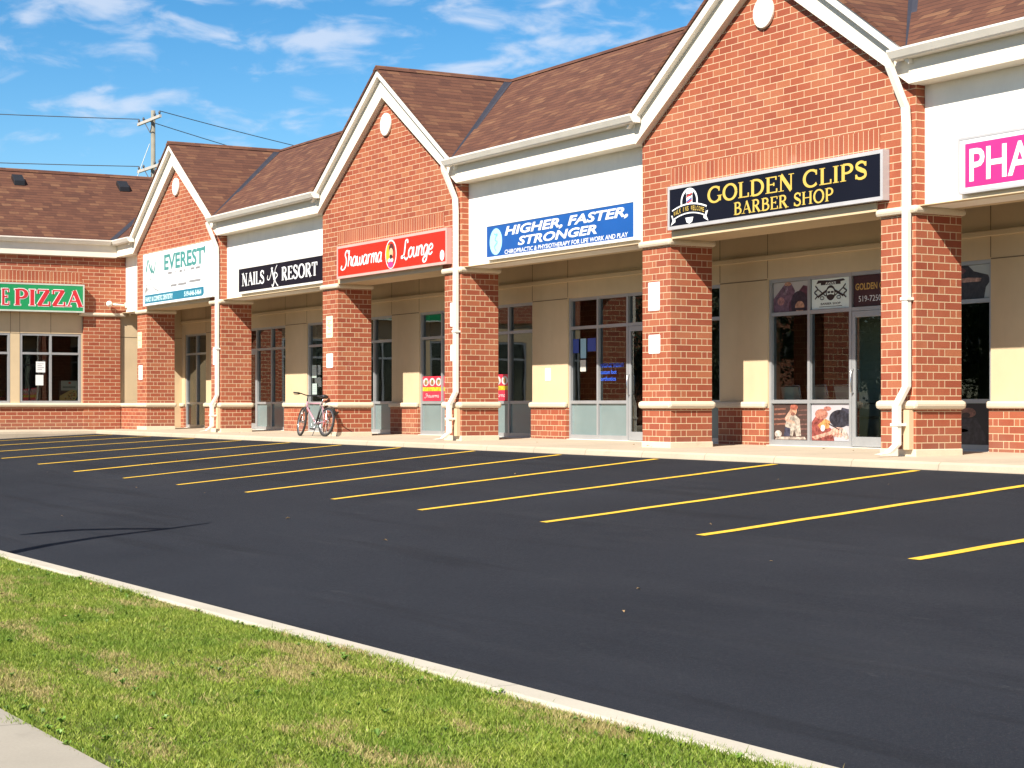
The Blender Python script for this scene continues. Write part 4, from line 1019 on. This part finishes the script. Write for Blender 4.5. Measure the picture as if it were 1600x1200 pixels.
def d2(p, pl, w, h, E, G):
    q = p.mb(DK)
    pl.poly(q, [(0.12 * w, 0.84 * h), (0.24 * w, 0.87 * h), (0.24 * w, 0.79 * h), (0.76 * w, 0.79 * h), (0.76 * w, 0.87 * h), (0.88 * w, 0.9 * h), (0.83 * w, 0.96 * h), (0.5 * w, 0.93 * h), (0.17 * w, 0.96 * h)], 0.0034, 0.0004)
    pl.ell(q, 0.5 * w, 0.52 * h, 0.125 * w, 0.25 * h, 0.0042, 0.0004)
    for s in (-1, 1):
        pl.stroke(q, [((0.5 + s * 0.1) * w, 0.6 * h), ((0.5 + s * 0.34) * w, 0.40 * h)], 0.035, 0.004)
        pl.stroke(q, [((0.5 + s * 0.12) * w, 0.42 * h), ((0.5 + s * 0.33) * w, 0.66 * h)], 0.018, 0.004)
        pl.stroke(q, spline([((0.5 + s * a) * w, b * h) for a, b in ((0.40, 0.78), (0.34, 0.66), (0.42, 0.56), (0.35, 0.45), (0.41, 0.34))]), 0.022, 0.004)
        pl.stroke(q, arc((0.5 + s * 0.22) * w, 0.36 * h, 0.05 * w, 0.05 * h, 0, 360), 0.012, 0.004)
    pl.ell(p.mb((0.70, 0.76, 0.70)), 0.5 * w, 0.53 * h, 0.10 * w, 0.155 * h, 0.0048, 0.0004)
    q2 = p.mb(DK); pl.rect(q2, 0.42 * w, 0.51 * h, 0.49 * w, 0.575 * h, 0.0053, 0.0004); pl.rect(q2, 0.51 * w, 0.51 * h, 0.58 * w, 0.575 * h, 0.0053, 0.0004); pl.ell(q2, 0.5 * w, 0.39 * h, 0.105 * w, 0.085 * h, 0.0053, 0.0004)
    sans_text(pl, p.mb(DK), 'BARBER SHOP', 0.24 * w, 0.13 * h, 0.52 * w, 0.075 * h, bold=0.02, d0=0.0012)
    pl.stroke(p.mb(DK), [(0.2 * w, 0.075 * h), (0.8 * w, 0.075 * h)], 0.008, 0.0012)
    sans_text(pl, p.mb((0.75, 0.78, 0.74)), "AWA'S", 0.36 * w, 0.80 * h, 0.28 * w, 0.08 * h, bold=0.02, d0=0.0015)
def d3(p, pl, w, h, E, G):
    sans_text(pl, p.mb((0.52, 0.30, 0.07)), 'GOLDEN CLIPS', 0.05 * w, 0.53 * h, 0.9 * w, 0.22 * h, bold=0.025, d0=0.001)
    sans_text(pl, p.mb((0.70, 0.68, 0.66)), '519-72500', 0.13 * w, 0.15 * h, 0.62 * w, 0.19 * h, bold=0.0, d0=0.001)
def d4(p, pl, w, h, E, G):
    for k in range(4): G((0.22, 0.09, 0.06), [(0.02, 0.40 + 0.14 * k), (0.36, 0.42 + 0.14 * k), (0.36, 0.47 + 0.14 * k), (0.02, 0.45 + 0.14 * k)], 1)
    for k in range(6): G((0.13, 0.06, 0.05), [(0.72, 0.15 + 0.13 * k), (1, 0.16 + 0.13 * k), (1, 0.20 + 0.13 * k), (0.72, 0.19 + 0.13 * k)], 1)
    G((0.42, 0.36, 0.30), [(0.34, 0.40), (0.42, 0.68), (0.60, 0.72), (0.76, 0.58), (0.80, 0.12), (0.66, 0.10), (0.60, 0.30), (0.56, 0.1), (0.42, 0.14)], 2)
    G((0.5, 0.3, 0.22), [(0.34, 0.62), (0.48, 0.82), (0.56, 0.76), (0.44, 0.58), (0.62, 0.50), (0.60, 0.44), (0.36, 0.52)], 3)
    E(SKIN, 0.58, 0.80, 0.10, 0.12, 4); E((0.35, 0.1, 0.06), 0.60, 0.91, 0.11, 0.08, 5); E((0.25, 0.1, 0.07), 0.57, 0.72, 0.06, 0.05, 5)
    E((0.5, 0.44, 0.38), 0.14, 0.16, 0.10, 0.10, 2); G((0.04, 0.04, 0.07), [(0.30, 0.1), (0.34, 0.36), (0.5, 0.32), (0.48, 0.1)], 3)
    G((0.45, 0.36, 0.3), [(0.05, 0.0), (0.95, 0.02), (0.9, 0.09), (0.1, 0.08)], 2)
def d5(p, pl, w, h, E, G):
    G((0.24, 0.05, 0.04), [(0, 0.5), (0.2, 0.8), (0.3, 0.75), (0.34, 0.45), (0.56, 0.3), (0.6, 0), (0, 0)], 1)
    G((0.55, 0.24, 0.08), [(0.16, 0.42), (0.36, 0.60), (0.5, 0.52), (0.46, 0.34), (0.24, 0.30)], 2)
    G((0.55, 0.30, 0.22), [(0, 0.10), (0.5, 0.26), (0.54, 0.18), (0.1, 0.02)], 3)
    E((0.40, 0.16, 0.11), 0.26, 0.72, 0.17, 0.14, 3); E((0.35, 0.13, 0.1), 0.42, 0.87, 0.1, 0.06, 3)
    E((0.016, 0.018, 0.03), 0.74, 0.60, 0.27, 0.24, 3); G((0.03, 0.03, 0.05), [(0.6, 0.45), (1, 0.4), (1, 0.85), (0.8, 0.9)], 2)
    E((0.60, 0.34, 0.26), 0.70, 0.24, 0.2, 0.13, 4); G((0.45, 0.38, 0.33), [(0.7, 0.36), (0.9, 0.3), (1, 0.08), (0.9, 0.04)], 5)
    for k in range(4): G((0.42, 0.18, 0.12), [(0.52 + 0.08 * k, 0.10), (0.56 + 0.08 * k, 0.34), (0.575 + 0.08 * k, 0.34), (0.54 + 0.08 * k, 0.10)], 5)
    G(DK, [(0.44, 0.45), (0.72, 0.30), (0.73, 0.32), (0.45, 0.48)], 6); E((0.7, 0.64, 0.58), 0.30, 0.34, 0.06, 0.09, 6)
def d6(p, pl, w, h, E, G):
    G(DK, [(0, 1), (0.5, 1), (0.62, 0.82), (0.95, 0.68), (1, 0.5), (0.9, 0.32), (0.86, 0), (0, 0)], 1); E((0.16, 0.05, 0.04), 0.22, 0.85, 0.22, 0.12, 2)
    G((0.45, 0.26, 0.2), [(0.05, 0.58), (0.5, 0.64), (0.8, 0.60), (0.78, 0.50), (0.4, 0.50), (0.05, 0.52)], 2)
def d7(p, pl, w, h, E, G):
    E((0.22, 0.09, 0.06), 0.5, 0.78, 0.18, 0.12, 1); E((0.04, 0.01, 0.01), 0.45, 0.72, 0.1, 0.06, 2); E((0.12, 0.05, 0.04), 0.3, 0.34, 0.2, 0.05, 1); G((0.03, 0.02, 0.03), [(0.1, 0), (0.2, 0.6), (0.7, 0.65), (0.9, 0.2), (0.9, 0)], 1)
poster('poster of two people in dark jackets, top left pane of the barber shop', -23.10, -22.25, 2.115, 2.57, d1, bg=(0.42, 0.40, 0.38))
poster('white poster with a bearded head logo in a top pane of the barber shop', -22.165, -21.285, 2.115, 2.57, d2, bg=(0.70, 0.76, 0.70))
poster('dark red poster with gold name and phone number above the barber shop door', -21.205, -20.305, 2.115, 2.57, d3, bg=(0.045, 0.008, 0.010))
poster('poster of a seated man in white, bottom left pane of the barber shop', -23.10, -22.25, 0.13, 0.685, d4, bg=(0.06, 0.035, 0.03), y=YW + 0.0635)
poster('poster of a haircut with a dark head and red sleeve, beside the seated man', -22.165, -21.285, 0.13, 0.685, d5, bg=(0.40, 0.38, 0.40), y=YW + 0.0635)
poster('poster of a man in black with a bare forearm, high right of the downspout', -19.245, -18.41, 2.115, 2.57, d6, bg=(0.38, 0.42, 0.42))
poster('very dark poster of a face, low in the pane right of the downspout', -19.245, -18.41, 0.13, 0.685, d7, bg=(0.012, 0.008, 0.010), y=YW + 0.0635)
def dsh(p, pl, w, h, E, G):
    for k in range(3):
        E((0.74, 0.70, 0.66), 0.18 + 0.32 * k, 0.77, 0.14, 0.165, 2 + 0); E((0.35, 0.17, 0.07), 0.18 + 0.32 * k, 0.76, 0.07, 0.11, 4); E((0.15, 0.25, 0.05), 0.20 + 0.32 * k, 0.82, 0.035, 0.04, 5)
    G((0.85, 0.50, 0.02), [(0, 0.40), (1, 0.40), (1, 0.56), (0, 0.56)], 3)
    script_text(pl, p.mb((0.75, 0.7, 0.68)), 'Shawarma', 0.12 * w, 0.14 * h, 0.72 * w, 0.16 * h, d0=0.0015)
for lab, x0, x1 in (('red food sticker with round dishes and yellow band, left of the downspout pillar', -35.09, -34.19), ('second red food sticker with yellow band, just left of the downspout pillar', -34.12, -33.23), ('red food sticker with yellow band, right of the downspout pillar', -32.29, -31.41)):
    poster(lab, x0, x1, 0.755, 1.27, dsh, name='window_sticker', bg=(0.62, 0.03, 0.06), cat='sticker', grp='red stickers on the restaurant glass')
# blue lettering on the clinic window, a sheet on clear film
def blue_text():
    p = Pic(); pl = PF(-28.12, 1.10, YP); q = p.mb((0.02, 0.09, 0.55))
    for k, (t, wv) in enumerate((('MASSAGE THERAPY', 0.76), ('custom foot', 0.52), ('orthotics', 0.5))):
        sans_text(pl, q, t, 0.02, 0.24 - 0.12 * k, wv, 0.075, bold=0.02)
    o = p.build('window_lettering', (-27.7, YP, 1.1)); tag(o, 'bright blue lettering on the glass beside the clinic door', 'lettering')
    p = Pic(); pl = PF(-29.06, 1.62, YP); q = p.mb((0.02, 0.06, 0.30))
    pl.rect(q, 0.02, 0.0, 0.22, 0.26); pl.rect(q, 0.52, 0.02, 0.80, 0.26); pl.rect(p.mb((0.25, 0.45, 0.55)), 0.28, -0.1, 0.47, 0.26); pl.rect(p.mb((0.5, 0.5, 0.45)), 0.27, -0.34, 0.46, -0.13)
    o = p.build('window_notices', (-28.6, YP, 1.3)); tag(o, 'cluster of blue and pale notices on the left pane of the clinic window', 'notice')
blue_text()
def dpar(p, pl, w, h, E, G):
    q = p.mb((0.35, 0.4, 0.42))
    for k in range(4): pl.stroke(q, [(0.15 * w, (0.82 - 0.18 * k) * h), (0.85 * w, (0.82 - 0.18 * k) * h)], 0.02, 0.003)
for lab, x0, z0, zz in (('pale paper notice on the nail salon window, upper of two', -40.86, 1.32, 1.62), ('pale paper notice on the nail salon window, lower of two', -40.84, 0.92, 1.18)):
    poster(lab, x0, x0 + 0.26, z0, zz, dpar, name='paper_notice', bg=(0.40, 0.50, 0.46), cat='notice', grp='papers on the nail salon glass')
# pizza shop window: two papers, a pizza box stand and two plants
def wing_sheet(name, label, cat, y0, y1, z0, z1, draw, bg, x=WX - 0.135, grp=None):
    p = Pic(); pl = PW(y0, z0, x); w, h = y1 - y0, z1 - z0
    pl.rect(p.mb(bg), 0, 0, w, h, 0, 0.003); draw(p, pl, w, h)
    o = p.build(name, (x, (y0 + y1) / 2, z0)); tag(o, label, cat, grp)
def lines(p, pl, w, h):
    for k in range(4): pl.stroke(p.mb((0.35, 0.35, 0.38)), [(0.15 * w, (0.8 - 0.17 * k) * h), ((0.85 - 0.2 * (k % 2)) * w, (0.8 - 0.17 * k) * h)], 0.014, 0.003)
wing_sheet('paper_notice', 'printed white paper on the pizza shop window, upper of two', 'notice', 13.90, 14.15, 1.55, 1.84, lines, (0.74, 0.75, 0.74), grp='papers on the pizza shop glass')
wing_sheet('paper_notice', 'plain white paper on the pizza shop window, lower of two', 'notice', 13.89, 14.10, 1.20, 1.48, lambda *a: None, (0.70, 0.72, 0.70), grp='papers on the pizza shop glass')
def pbox(p, pl, w, h):
    pl.rect(p.mb((0.55, 0.55, 0.45)), 0.1 * w, 0.55 * h, w, h, 0.003, 0.0005)
    pl.rect(p.mb((0.25, 0.27, 0.22)), 0.2 * w, 0.66 * h, 0.9 * w, 0.74 * h, 0.004, 0.0005); pl.ell(p.mb((0.6, 0.1, 0.06)), 0.58 * w, 0.9 * h, 0.08 * w, 0.05 * h, 0.004, 0.0005)
    pts = [(0.0, 0.12), (0.3, 0.02), (0.8, 0.04), (1.0, 0.25), (0.95, 0.55), (0.7, 0.6), (0.3, 0.42), (0.04, 0.3)]
    pl.poly(p.mb((0.75, 0.50, 0.16)), [(a * w, b * h) for a, b in pts], 0.005, 0.0005)
    rs = random.Random(3)
    for k in range(22):
        a = rs.uniform(0.15, 0.9); b = 0.14 + rs.uniform(0.0, 0.30) * (0.4 + a); pl.ell(p.mb(rs.choice([(0.5, 0.08, 0.04), (0.12, 0.2, 0.04), (0.7, 0.58, 0.35), (0.45, 0.2, 0.06)])), a * w, b * h, 0.05 * w, 0.028 * h, 0.006 + 0.0002 * k, 0.0003, 10)
wing_sheet('display_board', 'pizza picture board standing inside the pizza shop window corner', 'poster', 14.55, 15.05, 0.74, 1.33, pbox, (0.05, 0.05, 0.05), x=WX - 0.20)
def plant(y, label):
    o = thing('potted_plant', (WX - 0.42, y, 0.72), label, 'plant', 'potted plants in the pizza shop window')
    mb = MB(); mb.tube([(WX - 0.42, y, 0.72), (WX - 0.42, y, 0.88)], [0.07, 0.10], 14); mb.build('pot', colr((0.30, 0.07, 0.035)), o, smooth=False)
    mb = MB(); rs = random.Random(int(y * 10))
    for k in range(34):
        a = rs.uniform(0, 6.28); l = rs.uniform(0.10, 0.26); t = rs.uniform(0.1, 0.9)
        x0, y0_, z0 = WX - 0.42, y, 0.88; x1, y1_, z1 = x0 + math.cos(a) * l * t * .6, y0_ + math.sin(a) * l * t * .7, z0 + l
        mb.add([(x0, y0_, z0), (x1 - 0.02 * math.sin(a), y1_ + 0.02 * math.cos(a), z1 * .6 + z0 * .4), (x1, y1_, z1), (x1 + 0.02 * math.sin(a), y1_ - 0.02 * math.cos(a), z1 * .6 + z0 * .4)], [(0, 1, 2, 3)])
    mb.build('leaves', plain('plant_leaf', (0.16, 0.13, 0.03), 0.6, var=0.3), o)
plant(13.66, 'small potted plant inside the near left corner of the pizza window'); plant(13.05, 'small potted plant at the right end of the cut off pizza window')
MB().box(WX - 0.6, WX - 0.31, WY0, 15.12, 0.66, 0.719).build('window_ledge', MT['tan'], B)

# wall light at the inner corner
o = thing('security_light', (WX + 0.1, 16.35, 3.42), 'white ball shaped security light on an arm at the inner corner', 'light')
MB().box(WX + 0.04, WX + 0.16, 16.30, 16.349, 3.34, 3.48).build('mounting_plate', MT['white'], o, bevel=0.01)
mb = MB(); mb.tube([(WX + 0.1, 16.30, 3.41), (WX + 0.12, 15.95, 3.42)], 0.028, 10); mb.build('arm', MT['white'], o, smooth=True)
mb = MB(); mb.ball((WX + 0.14, 15.84, 3.43), 0.085, 18, 12); mb.build('ball_housing', MT['white'], o, smooth=True)

# ------------------------------------------------------------------ bicycle leaning on the pillar
def bicycle():
    o = thing('bicycle', (-36.0, 15.93, 0.008), 'black and pink bicycle leaning against the brick pillar below the red sign', 'bicycle')
    M_ = Matrix.Translation((-36.0, 15.93, 0.008)) @ Matrix.Rotation(R(6), 4, 'Z') @ Matrix.Rotation(R(-9), 4, 'X')
    rw = 0.31; xr, xf = 0.50, -0.54; zb = rw
    U, V = (1, 0, 0), (0, 0, 1)
    def wheel(x, turn):
        W = M_ @ Matrix.Translation((x, 0, rw)) @ Matrix.Rotation(R(turn), 4, 'Z')
        mb = MB(); mb.torus((0, 0, 0), rw - 0.022, 0.024, U, V, 40, 8); w = mb.build('wheel', MT['rubber'], o, smooth=True, xform=W)
        mb = MB(); mb.torus((0, 0, 0), rw - 0.055, 0.014, U, V, 40, 6); mb.build('rim', MT['steel'], w, smooth=True, xform=W)
        mb = MB()
        for k in range(24):
            a = 2 * math.pi * k / 24; b = a + 0.5 * (-1) ** k; yo = 0.025 * (-1) ** (k // 2)
            mb.tube([(0.02 * math.cos(b), yo, 0.02 * math.sin(b)), ((rw - 0.06) * math.cos(a), 0, (rw - 0.06) * math.sin(a))], 0.0016, 4)
        mb.tube([(0, -0.05, 0), (0, 0.05, 0)], 0.022, 12)
        mb.build('spokes', MT['steel'], w, xform=W)
        return w
    wr = wheel(xr, 0); wheel(xf, -14)
    bb = (0.07, 0, 0.27); st = (0.20, 0, 0.70); hd0 = (-0.40, 0, 0.62); hd1 = (-0.43, 0, 0.74)
    mb = MB(); mb.tube([hd0, bb], 0.023, 10); mb.tube([(hd1[0] + .01, 0, 0.70), st], 0.017, 10)
    for s in (-1, 1):
        mb.tube([(st[0], 0.0, st[2] - 0.03), (xr, 0.055 * s, rw)], 0.009, 8); mb.tube([(bb[0], 0.02 * s, bb[2]), (xr, 0.055 * s, rw)], 0.010, 8)
    mb.tube([hd0, hd1], 0.024, 10)
    fr = mb.build('frame', plain('pink_bike_paint', (0.42, 0.24, 0.28), 0.3), o, smooth=True, xform=M_)
    mb = MB(); mb.tube([bb, st], 0.021, 10); mb.build('seat_tube', MT['dark'], o, smooth=True, xform=M_)
    mb = MB()
    mb.tube([hd0, (-0.39, 0, 0.60)], 0.02, 8)
    for s in (-1, 1): mb.tube([(-0.395, 0.05 * s, 0.60), (-0.42, 0.055 * s, 0.55), (xf + 0.005, 0.055 * s, rw)], 0.012, 8)
    mb.tube([(-0.395, -0.06, 0.605), (-0.395, 0.06, 0.605)], 0.015, 8)
    mb.build('fork', MT['dark'], o, smooth=True, xform=M_)
    H = M_ @ Matrix.Translation((-0.43, 0, 0)) @ Matrix.Rotation(R(-14), 4, 'Z')
    mb = MB(); mb.tube([(0, 0, 0.72), (-0.01, 0, 0.86), (-0.05, 0, 0.875)], 0.014, 8); mb.tube([(0.02, -0.31, 0.885), (0.0, -0.17, 0.895), (-0.05, -0.04, 0.878), (-0.05, 0.04, 0.878), (0.0, 0.17, 0.895), (0.02, 0.31, 0.885)], 0.012, 8)
    hb = mb.build('handlebar', MT['dark'], o, smooth=True, xform=H)
    for s in (-1, 1):
        mb = MB(); mb.tube([(0.005, 0.20 * s, 0.893), (0.022, 0.33 * s, 0.884)], 0.019, 8); mb.build('grip', MT['rubber'], hb, smooth=True, xform=H)
        mb = MB(); mb.tube([(-0.02, 0.17 * s, 0.885), (-0.06, 0.22 * s, 0.862), (-0.055, 0.29 * s, 0.855)], 0.007, 6); mb.build('brake_lever', MT['dark'], hb, smooth=True, xform=H)
    mb = MB(); mb.tube([st, (0.225, 0, 0.80)], 0.014, 8); mb.build('seat_post', MT['steel'], o, smooth=True, xform=M_)
    mb = MB(); mb.ball((0.27, 0, 0.845), (0.085, 0.085, 0.045), 14, 8); mb.ball((0.16, 0, 0.845), (0.13, 0.032, 0.03), 12, 8); mb.build('saddle', MT['dark'], o, smooth=True, xform=M_)
    mb = MB()
    n = 16
    for k in range(n):
        a0, a1 = R(25 + 95 * k / n), R(25 + 95 * (k + 1) / n); r0 = rw + 0.03
        mb.add([(xr + r0 * math.cos(a0), -0.035, rw + r0 * math.sin(a0)), (xr + r0 * math.cos(a0), 0.035, rw + r0 * math.sin(a0)), (xr + r0 * math.cos(a1), 0.035, rw + r0 * math.sin(a1)), (xr + r0 * math.cos(a1), -0.035, rw + r0 * math.sin(a1))], [(0, 1, 2, 3)])
    mb.add([(xr + 0.30, -0.035, rw + 0.14), (xr + 0.30, 0.035, rw + 0.14), (xr + 0.42, 0.03, rw + 0.22), (xr + 0.42, -0.03, rw + 0.22)], [(0, 1, 2, 3)])
    mb.tube([(st[0] + .02, 0, 0.63), (xr - 0.06, 0, rw + 0.35)], 0.006, 6)
    mb.build('mudguard', MT['dark'], o, xform=M_)
    mb = MB(); mb.torus((bb[0], -0.06, bb[2]), 0.085, 0.006, U, V, 28, 6); mb.tube([(bb[0], -0.055, bb[2]), (bb[0] + 0.10, -0.075, bb[2] - 0.13)], 0.011, 8); mb.tube([(bb[0], 0.055, bb[2]), (bb[0] - 0.10, 0.075, bb[2] + 0.13)], 0.011, 8); mb.tube([(bb[0], -0.06, bb[2]), (bb[0], 0.06, bb[2])], 0.02, 10)
    cr = mb.build('crankset', MT['steel'], o, smooth=True, xform=M_)
    for s, q in ((-1, (0.10, -0.13)), (1, (-0.10, 0.13))):
        MB().box(bb[0] + q[0] - 0.045, bb[0] + q[0] + 0.045, s * 0.08, s * 0.17, bb[2] + q[1] - 0.012, bb[2] + q[1] + 0.012).build('pedal', MT['dark'], cr, xform=M_)
    mb = MB(); mb.torus((xr, -0.05, rw), 0.05, 0.008, U, V, 20, 6); mb.tube([(xr, -0.06, rw - 0.02), (xr - 0.02, -0.065, rw - 0.13)], 0.013, 8); mb.build('rear_gears', colr((0.35, 0.07, 0.05)), o, smooth=True, xform=M_)
    mb = MB(); mb.tube([(bb[0], -0.06, bb[2] + 0.085), (xr, -0.05, rw + 0.05)], 0.004, 5); mb.tube([(bb[0], -0.06, bb[2] - 0.085), (xr - 0.02, -0.065, rw - 0.13)], 0.004, 5); mb.build('chain', MT['dark'], o, xform=M_)
    mb = MB(); mb.tube([(0.22, -0.05, 0.29), (0.26, -0.16, -0.008)], 0.009, 6); mb.build('kickstand', MT['dark'], o, xform=M_)
bicycle()

# ------------------------------------------------------------------ barber shop waiting chairs in front of a sided panel wall
mb = MB()
for k in range(18): mb.prism([(-23.2, 19.72, 0.03 + 0.15 * k), (-23.2, 19.69, 0.03 + 0.15 * k), (-23.2, 19.712, 0.175 + 0.15 * k), (-23.2, 19.72, 0.175 + 0.15 * k)], (2.0, 0, 0))
mb.box(-23.2, -21.2, 19.721, 19.8, 0.03, 2.9); mb.build('panel_wall', plain('sage_siding', (0.46, 0.48, 0.38), 0.7), B)

def waiting_chair(x, y, rot, label, seatc):
    o = thing('waiting_chair', (x, y, 0.03), label, 'chair', 'waiting chairs inside the barber shop')
    X_ = Matrix.Translation((x, y, 0.03)) @ Matrix.Rotation(R(rot), 4, 'Z')
    mb = MB(); mb.box(-0.23, 0.23, -0.22, 0.22, 0.42, 0.47); mb.build('seat', seatc, o, bevel=0.015, xform=X_)
    mb = MB(); mb.prism([(-0.22, 0.20, 0.60), (0.22, 0.20, 0.60), (0.22, 0.27, 0.92), (-0.22, 0.27, 0.92)], (0, 0.03, 0)); mb.build('backrest', seatc, o, bevel=0.01, xform=X_)
    for s in (-1, 1):
        mb = MB(); mb.tube([(s * 0.25, -0.22, 0.0), (s * 0.25, -0.21, 0.62), (s * 0.25, -0.19, 0.66), (s * 0.25, 0.16, 0.66), (s * 0.25, 0.2, 0.62), (s * 0.25, 0.24, 0.0)], 0.014, 8); mb.build('arm_frame', MT['steel'], o, smooth=True, xform=X_)
    mb = MB(); mb.tube([(-0.25, 0.21, 0.5), (-0.24, 0.29, 0.94), (0.24, 0.29, 0.94), (0.25, 0.21, 0.5)], 0.012, 8); mb.build('back_frame', MT['steel'], o, smooth=True, xform=X_)
PALE2 = plain('pale_vinyl', (0.62, 0.60, 0.52), 0.5); DARK2 = plain('black_vinyl', (0.03, 0.03, 0.032), 0.4)
waiting_chair(-22.95, 18.55, 180, 'pale backed waiting chair behind the left barber shop pane', PALE2)
waiting_chair(-22.30, 18.55, 180, 'pale backed waiting chair behind the middle barber shop pane', PALE2)
waiting_chair(-21.66, 18.55, 180, 'pale backed waiting chair nearest the barber shop door', PALE2)
waiting_chair(-22.3, 20.6, 90, 'black waiting chair with bright arms seen through the barber door', DARK2)

# ------------------------------------------------------------------ utility pole and lines behind the wing
o = thing('utility_pole', (-115.8, 40, -1.75), 'weathered utility pole with two cross arms behind the left roof', 'pole')
mb = MB(); mb.tube([(-115.8, 40, -1.75), (-115.8, 40, 19.75)], [0.21, 0.14], 12); mb.build('shaft', MT['pole'], o, smooth=True)
ARM = plain('pale_cross_arm', (0.42, 0.39, 0.36), 0.8)
for z in (19.1, 16.0):
    mb = MB(); mb.box(-118.0, -113.6, 39.66, 39.80, z - 0.09, z + 0.09); a = mb.build('cross_arm', ARM, o)
    for x in (-116.6, -115.0):
        mb = MB(); mb.tube([(x, 39.72, z - 0.08), (-115.8, 39.8, z - 0.8)], 0.03, 6); mb.build('brace', MT['wire'], a)
    for x in (-117.8, -116.9, -114.7, -113.8):
        mb = MB(); mb.tube([(x, 39.73, z + 0.09), (x, 39.73, z + 0.18), (x, 39.73, z + 0.22), (x, 39.73, z + 0.34)], [0.03, 0.07, 0.09, 0.04], 8); mb.build('insulator', MT['wire'], a, smooth=True)
mb = MB(); mb.tube([(-115.9, 39.8, 17.6), (-119.2, 37.5, 9.0), (-121.5, 36, 2.0)], 0.02, 5); mb.build('guy_wire', MT['white'], o)
def wire(a, b, sag, label, r=0.028):
    pts = [tuple(a[i] + (b[i] - a[i]) * t - (sag * 4 * t * (1 - t) if i == 2 else 0) for i in range(3)) for t in [k / 16 for k in range(17)]]
    w = MB().tube(pts, r, 5).build('power_line', MT['wire'], loc=a); tag(w, label, 'power line', 'power lines at the utility pole')
wire((-113.8, 39.73, 19.44), (-142, 86, 19.4), 0.5, 'power line from the upper cross arm running right above the brown roof')
wire((-116.9, 39.73, 19.3), (-143, 82, 17.6), 0.5, 'thinner power line just below it, crossing the pole to the right')
wire((-117.8, 39.73, 19.44), (-121, -20, 19.4), 0.6, 'power line leaving the upper cross arm to the left')
wire((-117.8, 39.73, 16.34), (-121, -20, 16.4), 0.6, 'power line leaving the lower cross arm to the left just over the roof')

# ------------------------------------------------------------------ lamp post on the lawn just outside the frame (its shadow falls on the lot)
o = thing('lamp_post', (-20.15, 4.55, -0.93), 'dark lamp post on the lawn whose shadow crosses the lot', 'lamp')
mb = MB(); mb.tube([(-20.0, 4.6, -0.95), (-20.0, 4.6, -0.22), (-20.04, 4.6, 0.44), (-19.88, 4.6, 1.08), (-19.56, 4.6, 1.7), (-19.38, 4.6, 2.0), (-19.17, 4.6, 2.58)], [0.15, 0.14, 0.125, 0.10, 0.08, 0.07, 0.04], 10); mb.build('post', MT['wire'], o, smooth=True)
mb = MB(); mb.tube([(-19.41, 4.6, 2.01), (-19.98, 4.05, 2.18), (-20.37, 3.73, 2.21), (-20.59, 3.51, 2.19), (-20.71, 3.26, 2.15), (-20.81, 3.08, 2.1)], [0.05, 0.055, 0.06, 0.095, 0.10, 0.03], 10); mb.build('lamp_arm', MT['wire'], o, smooth=True)

# ------------------------------------------------------------------ what the shop glass mirrors: trees and a brick block over the road
def make_tree():
    t = thing('street_tree', (-52, -15, -1.75), 'leafy street tree across the road, mirrored in the shop glass', 'tree', 'street trees across the road')
    rs = random.Random(2); x, y, z = -52, -15, -1.75
    mb = MB(); mb.tube([(x, y, z), (x + .1, y, z + 2), (x, y + .1, z + 5)], [0.25, 0.18, 0.08], 8)
    for k in range(6): a = k * 1.05; mb.tube([(x, y, z + 2.2 + .3 * k), (x + 1.8 * math.cos(a), y + 1.8 * math.sin(a), z + 4.5 + .4 * k)], [0.09, 0.03], 6)
    mb.build('trunk', MT['pole'], t, smooth=True)
    mb = MB()
    for k in range(60):
        a = rs.uniform(0, 6.28); r = rs.uniform(0.1, 2.7); cz = rs.uniform(3.0, 8.6); r *= (1.15 - abs(cz - 5) / 6)
        cx, cy = x + r * math.cos(a), y + r * math.sin(a)
        for j in range(130):
            d = Vector((rs.gauss(0, 1), rs.gauss(0, 1), rs.gauss(0, 1))).normalized() * rs.uniform(0.4, 1.15); q = Vector((cx, cy, z + cz)) + d
            u = Vector((rs.gauss(0, 1), rs.gauss(0, 1), rs.gauss(0, 1))).normalized() * 0.10; v = u.orthogonal().normalized() * 0.06
            mb.add([q - u, q + v, q + u, q - v], [(0, 1, 2, 3)])
    mb.build('crown', plain('tree_leaf', (0.05, 0.075, 0.02), 0.6, var=0.4, nscale=2), t)
    return t
t0 = make_tree()
for k, (x, y, s) in enumerate([(-60, -16, 1.15), (-69, -14, 0.95), (-77, -17, 1.25), (-101, -16, 1.1), (-112, -14, 1.2), (-124, -18, 1.3), (-40, -17, 1.1), (-31, -15, 0.9), (-56, -26, 1.5), (-65, -27, 1.6), (-73, -25, 1.5), (-106, -27, 1.6), (-118, -26, 1.7), (-46, -27, 1.5), (-36, -26, 1.4)]):
    c = t0.copy(); C.objects.link(c); c.location = (x, y, -1.75); c.scale = (s, s, s); c.rotation_euler = (0, 0, k * 1.3)
    for ch in t0.children:
        d = ch.copy(); C.objects.link(d); d.parent = c
bb_ = thing('apartment_block', (-88, -22, -1.75), 'brown brick block over the road, mirrored in the shop glass', 'building')
mb = MB(); mb.box(-97, -80, -30, -17, -1.75, 9.0); wl = mb.build('wall', MT['brick'], bb_)
boxes('roof', MT['dark'], bb_, [(-97.2, -79.8, -30.2, -16.8, 9.0, 9.3)])
for zi in range(3):
    for k in range(6):
        x = -95.6 + 2.6 * k; boxes('window', MT['interior'], bb_, [(x, x + 1.3, -17.0, -16.95, 0.2 + 3 * zi, 1.7 + 3 * zi)])
    for k in range(4):
        y = -28.5 + 3 * k; boxes('window', MT['interior'], bb_, [(-80.05, -79.95, y, y + 1.3, 0.2 + 3 * zi, 1.7 + 3 * zi)])
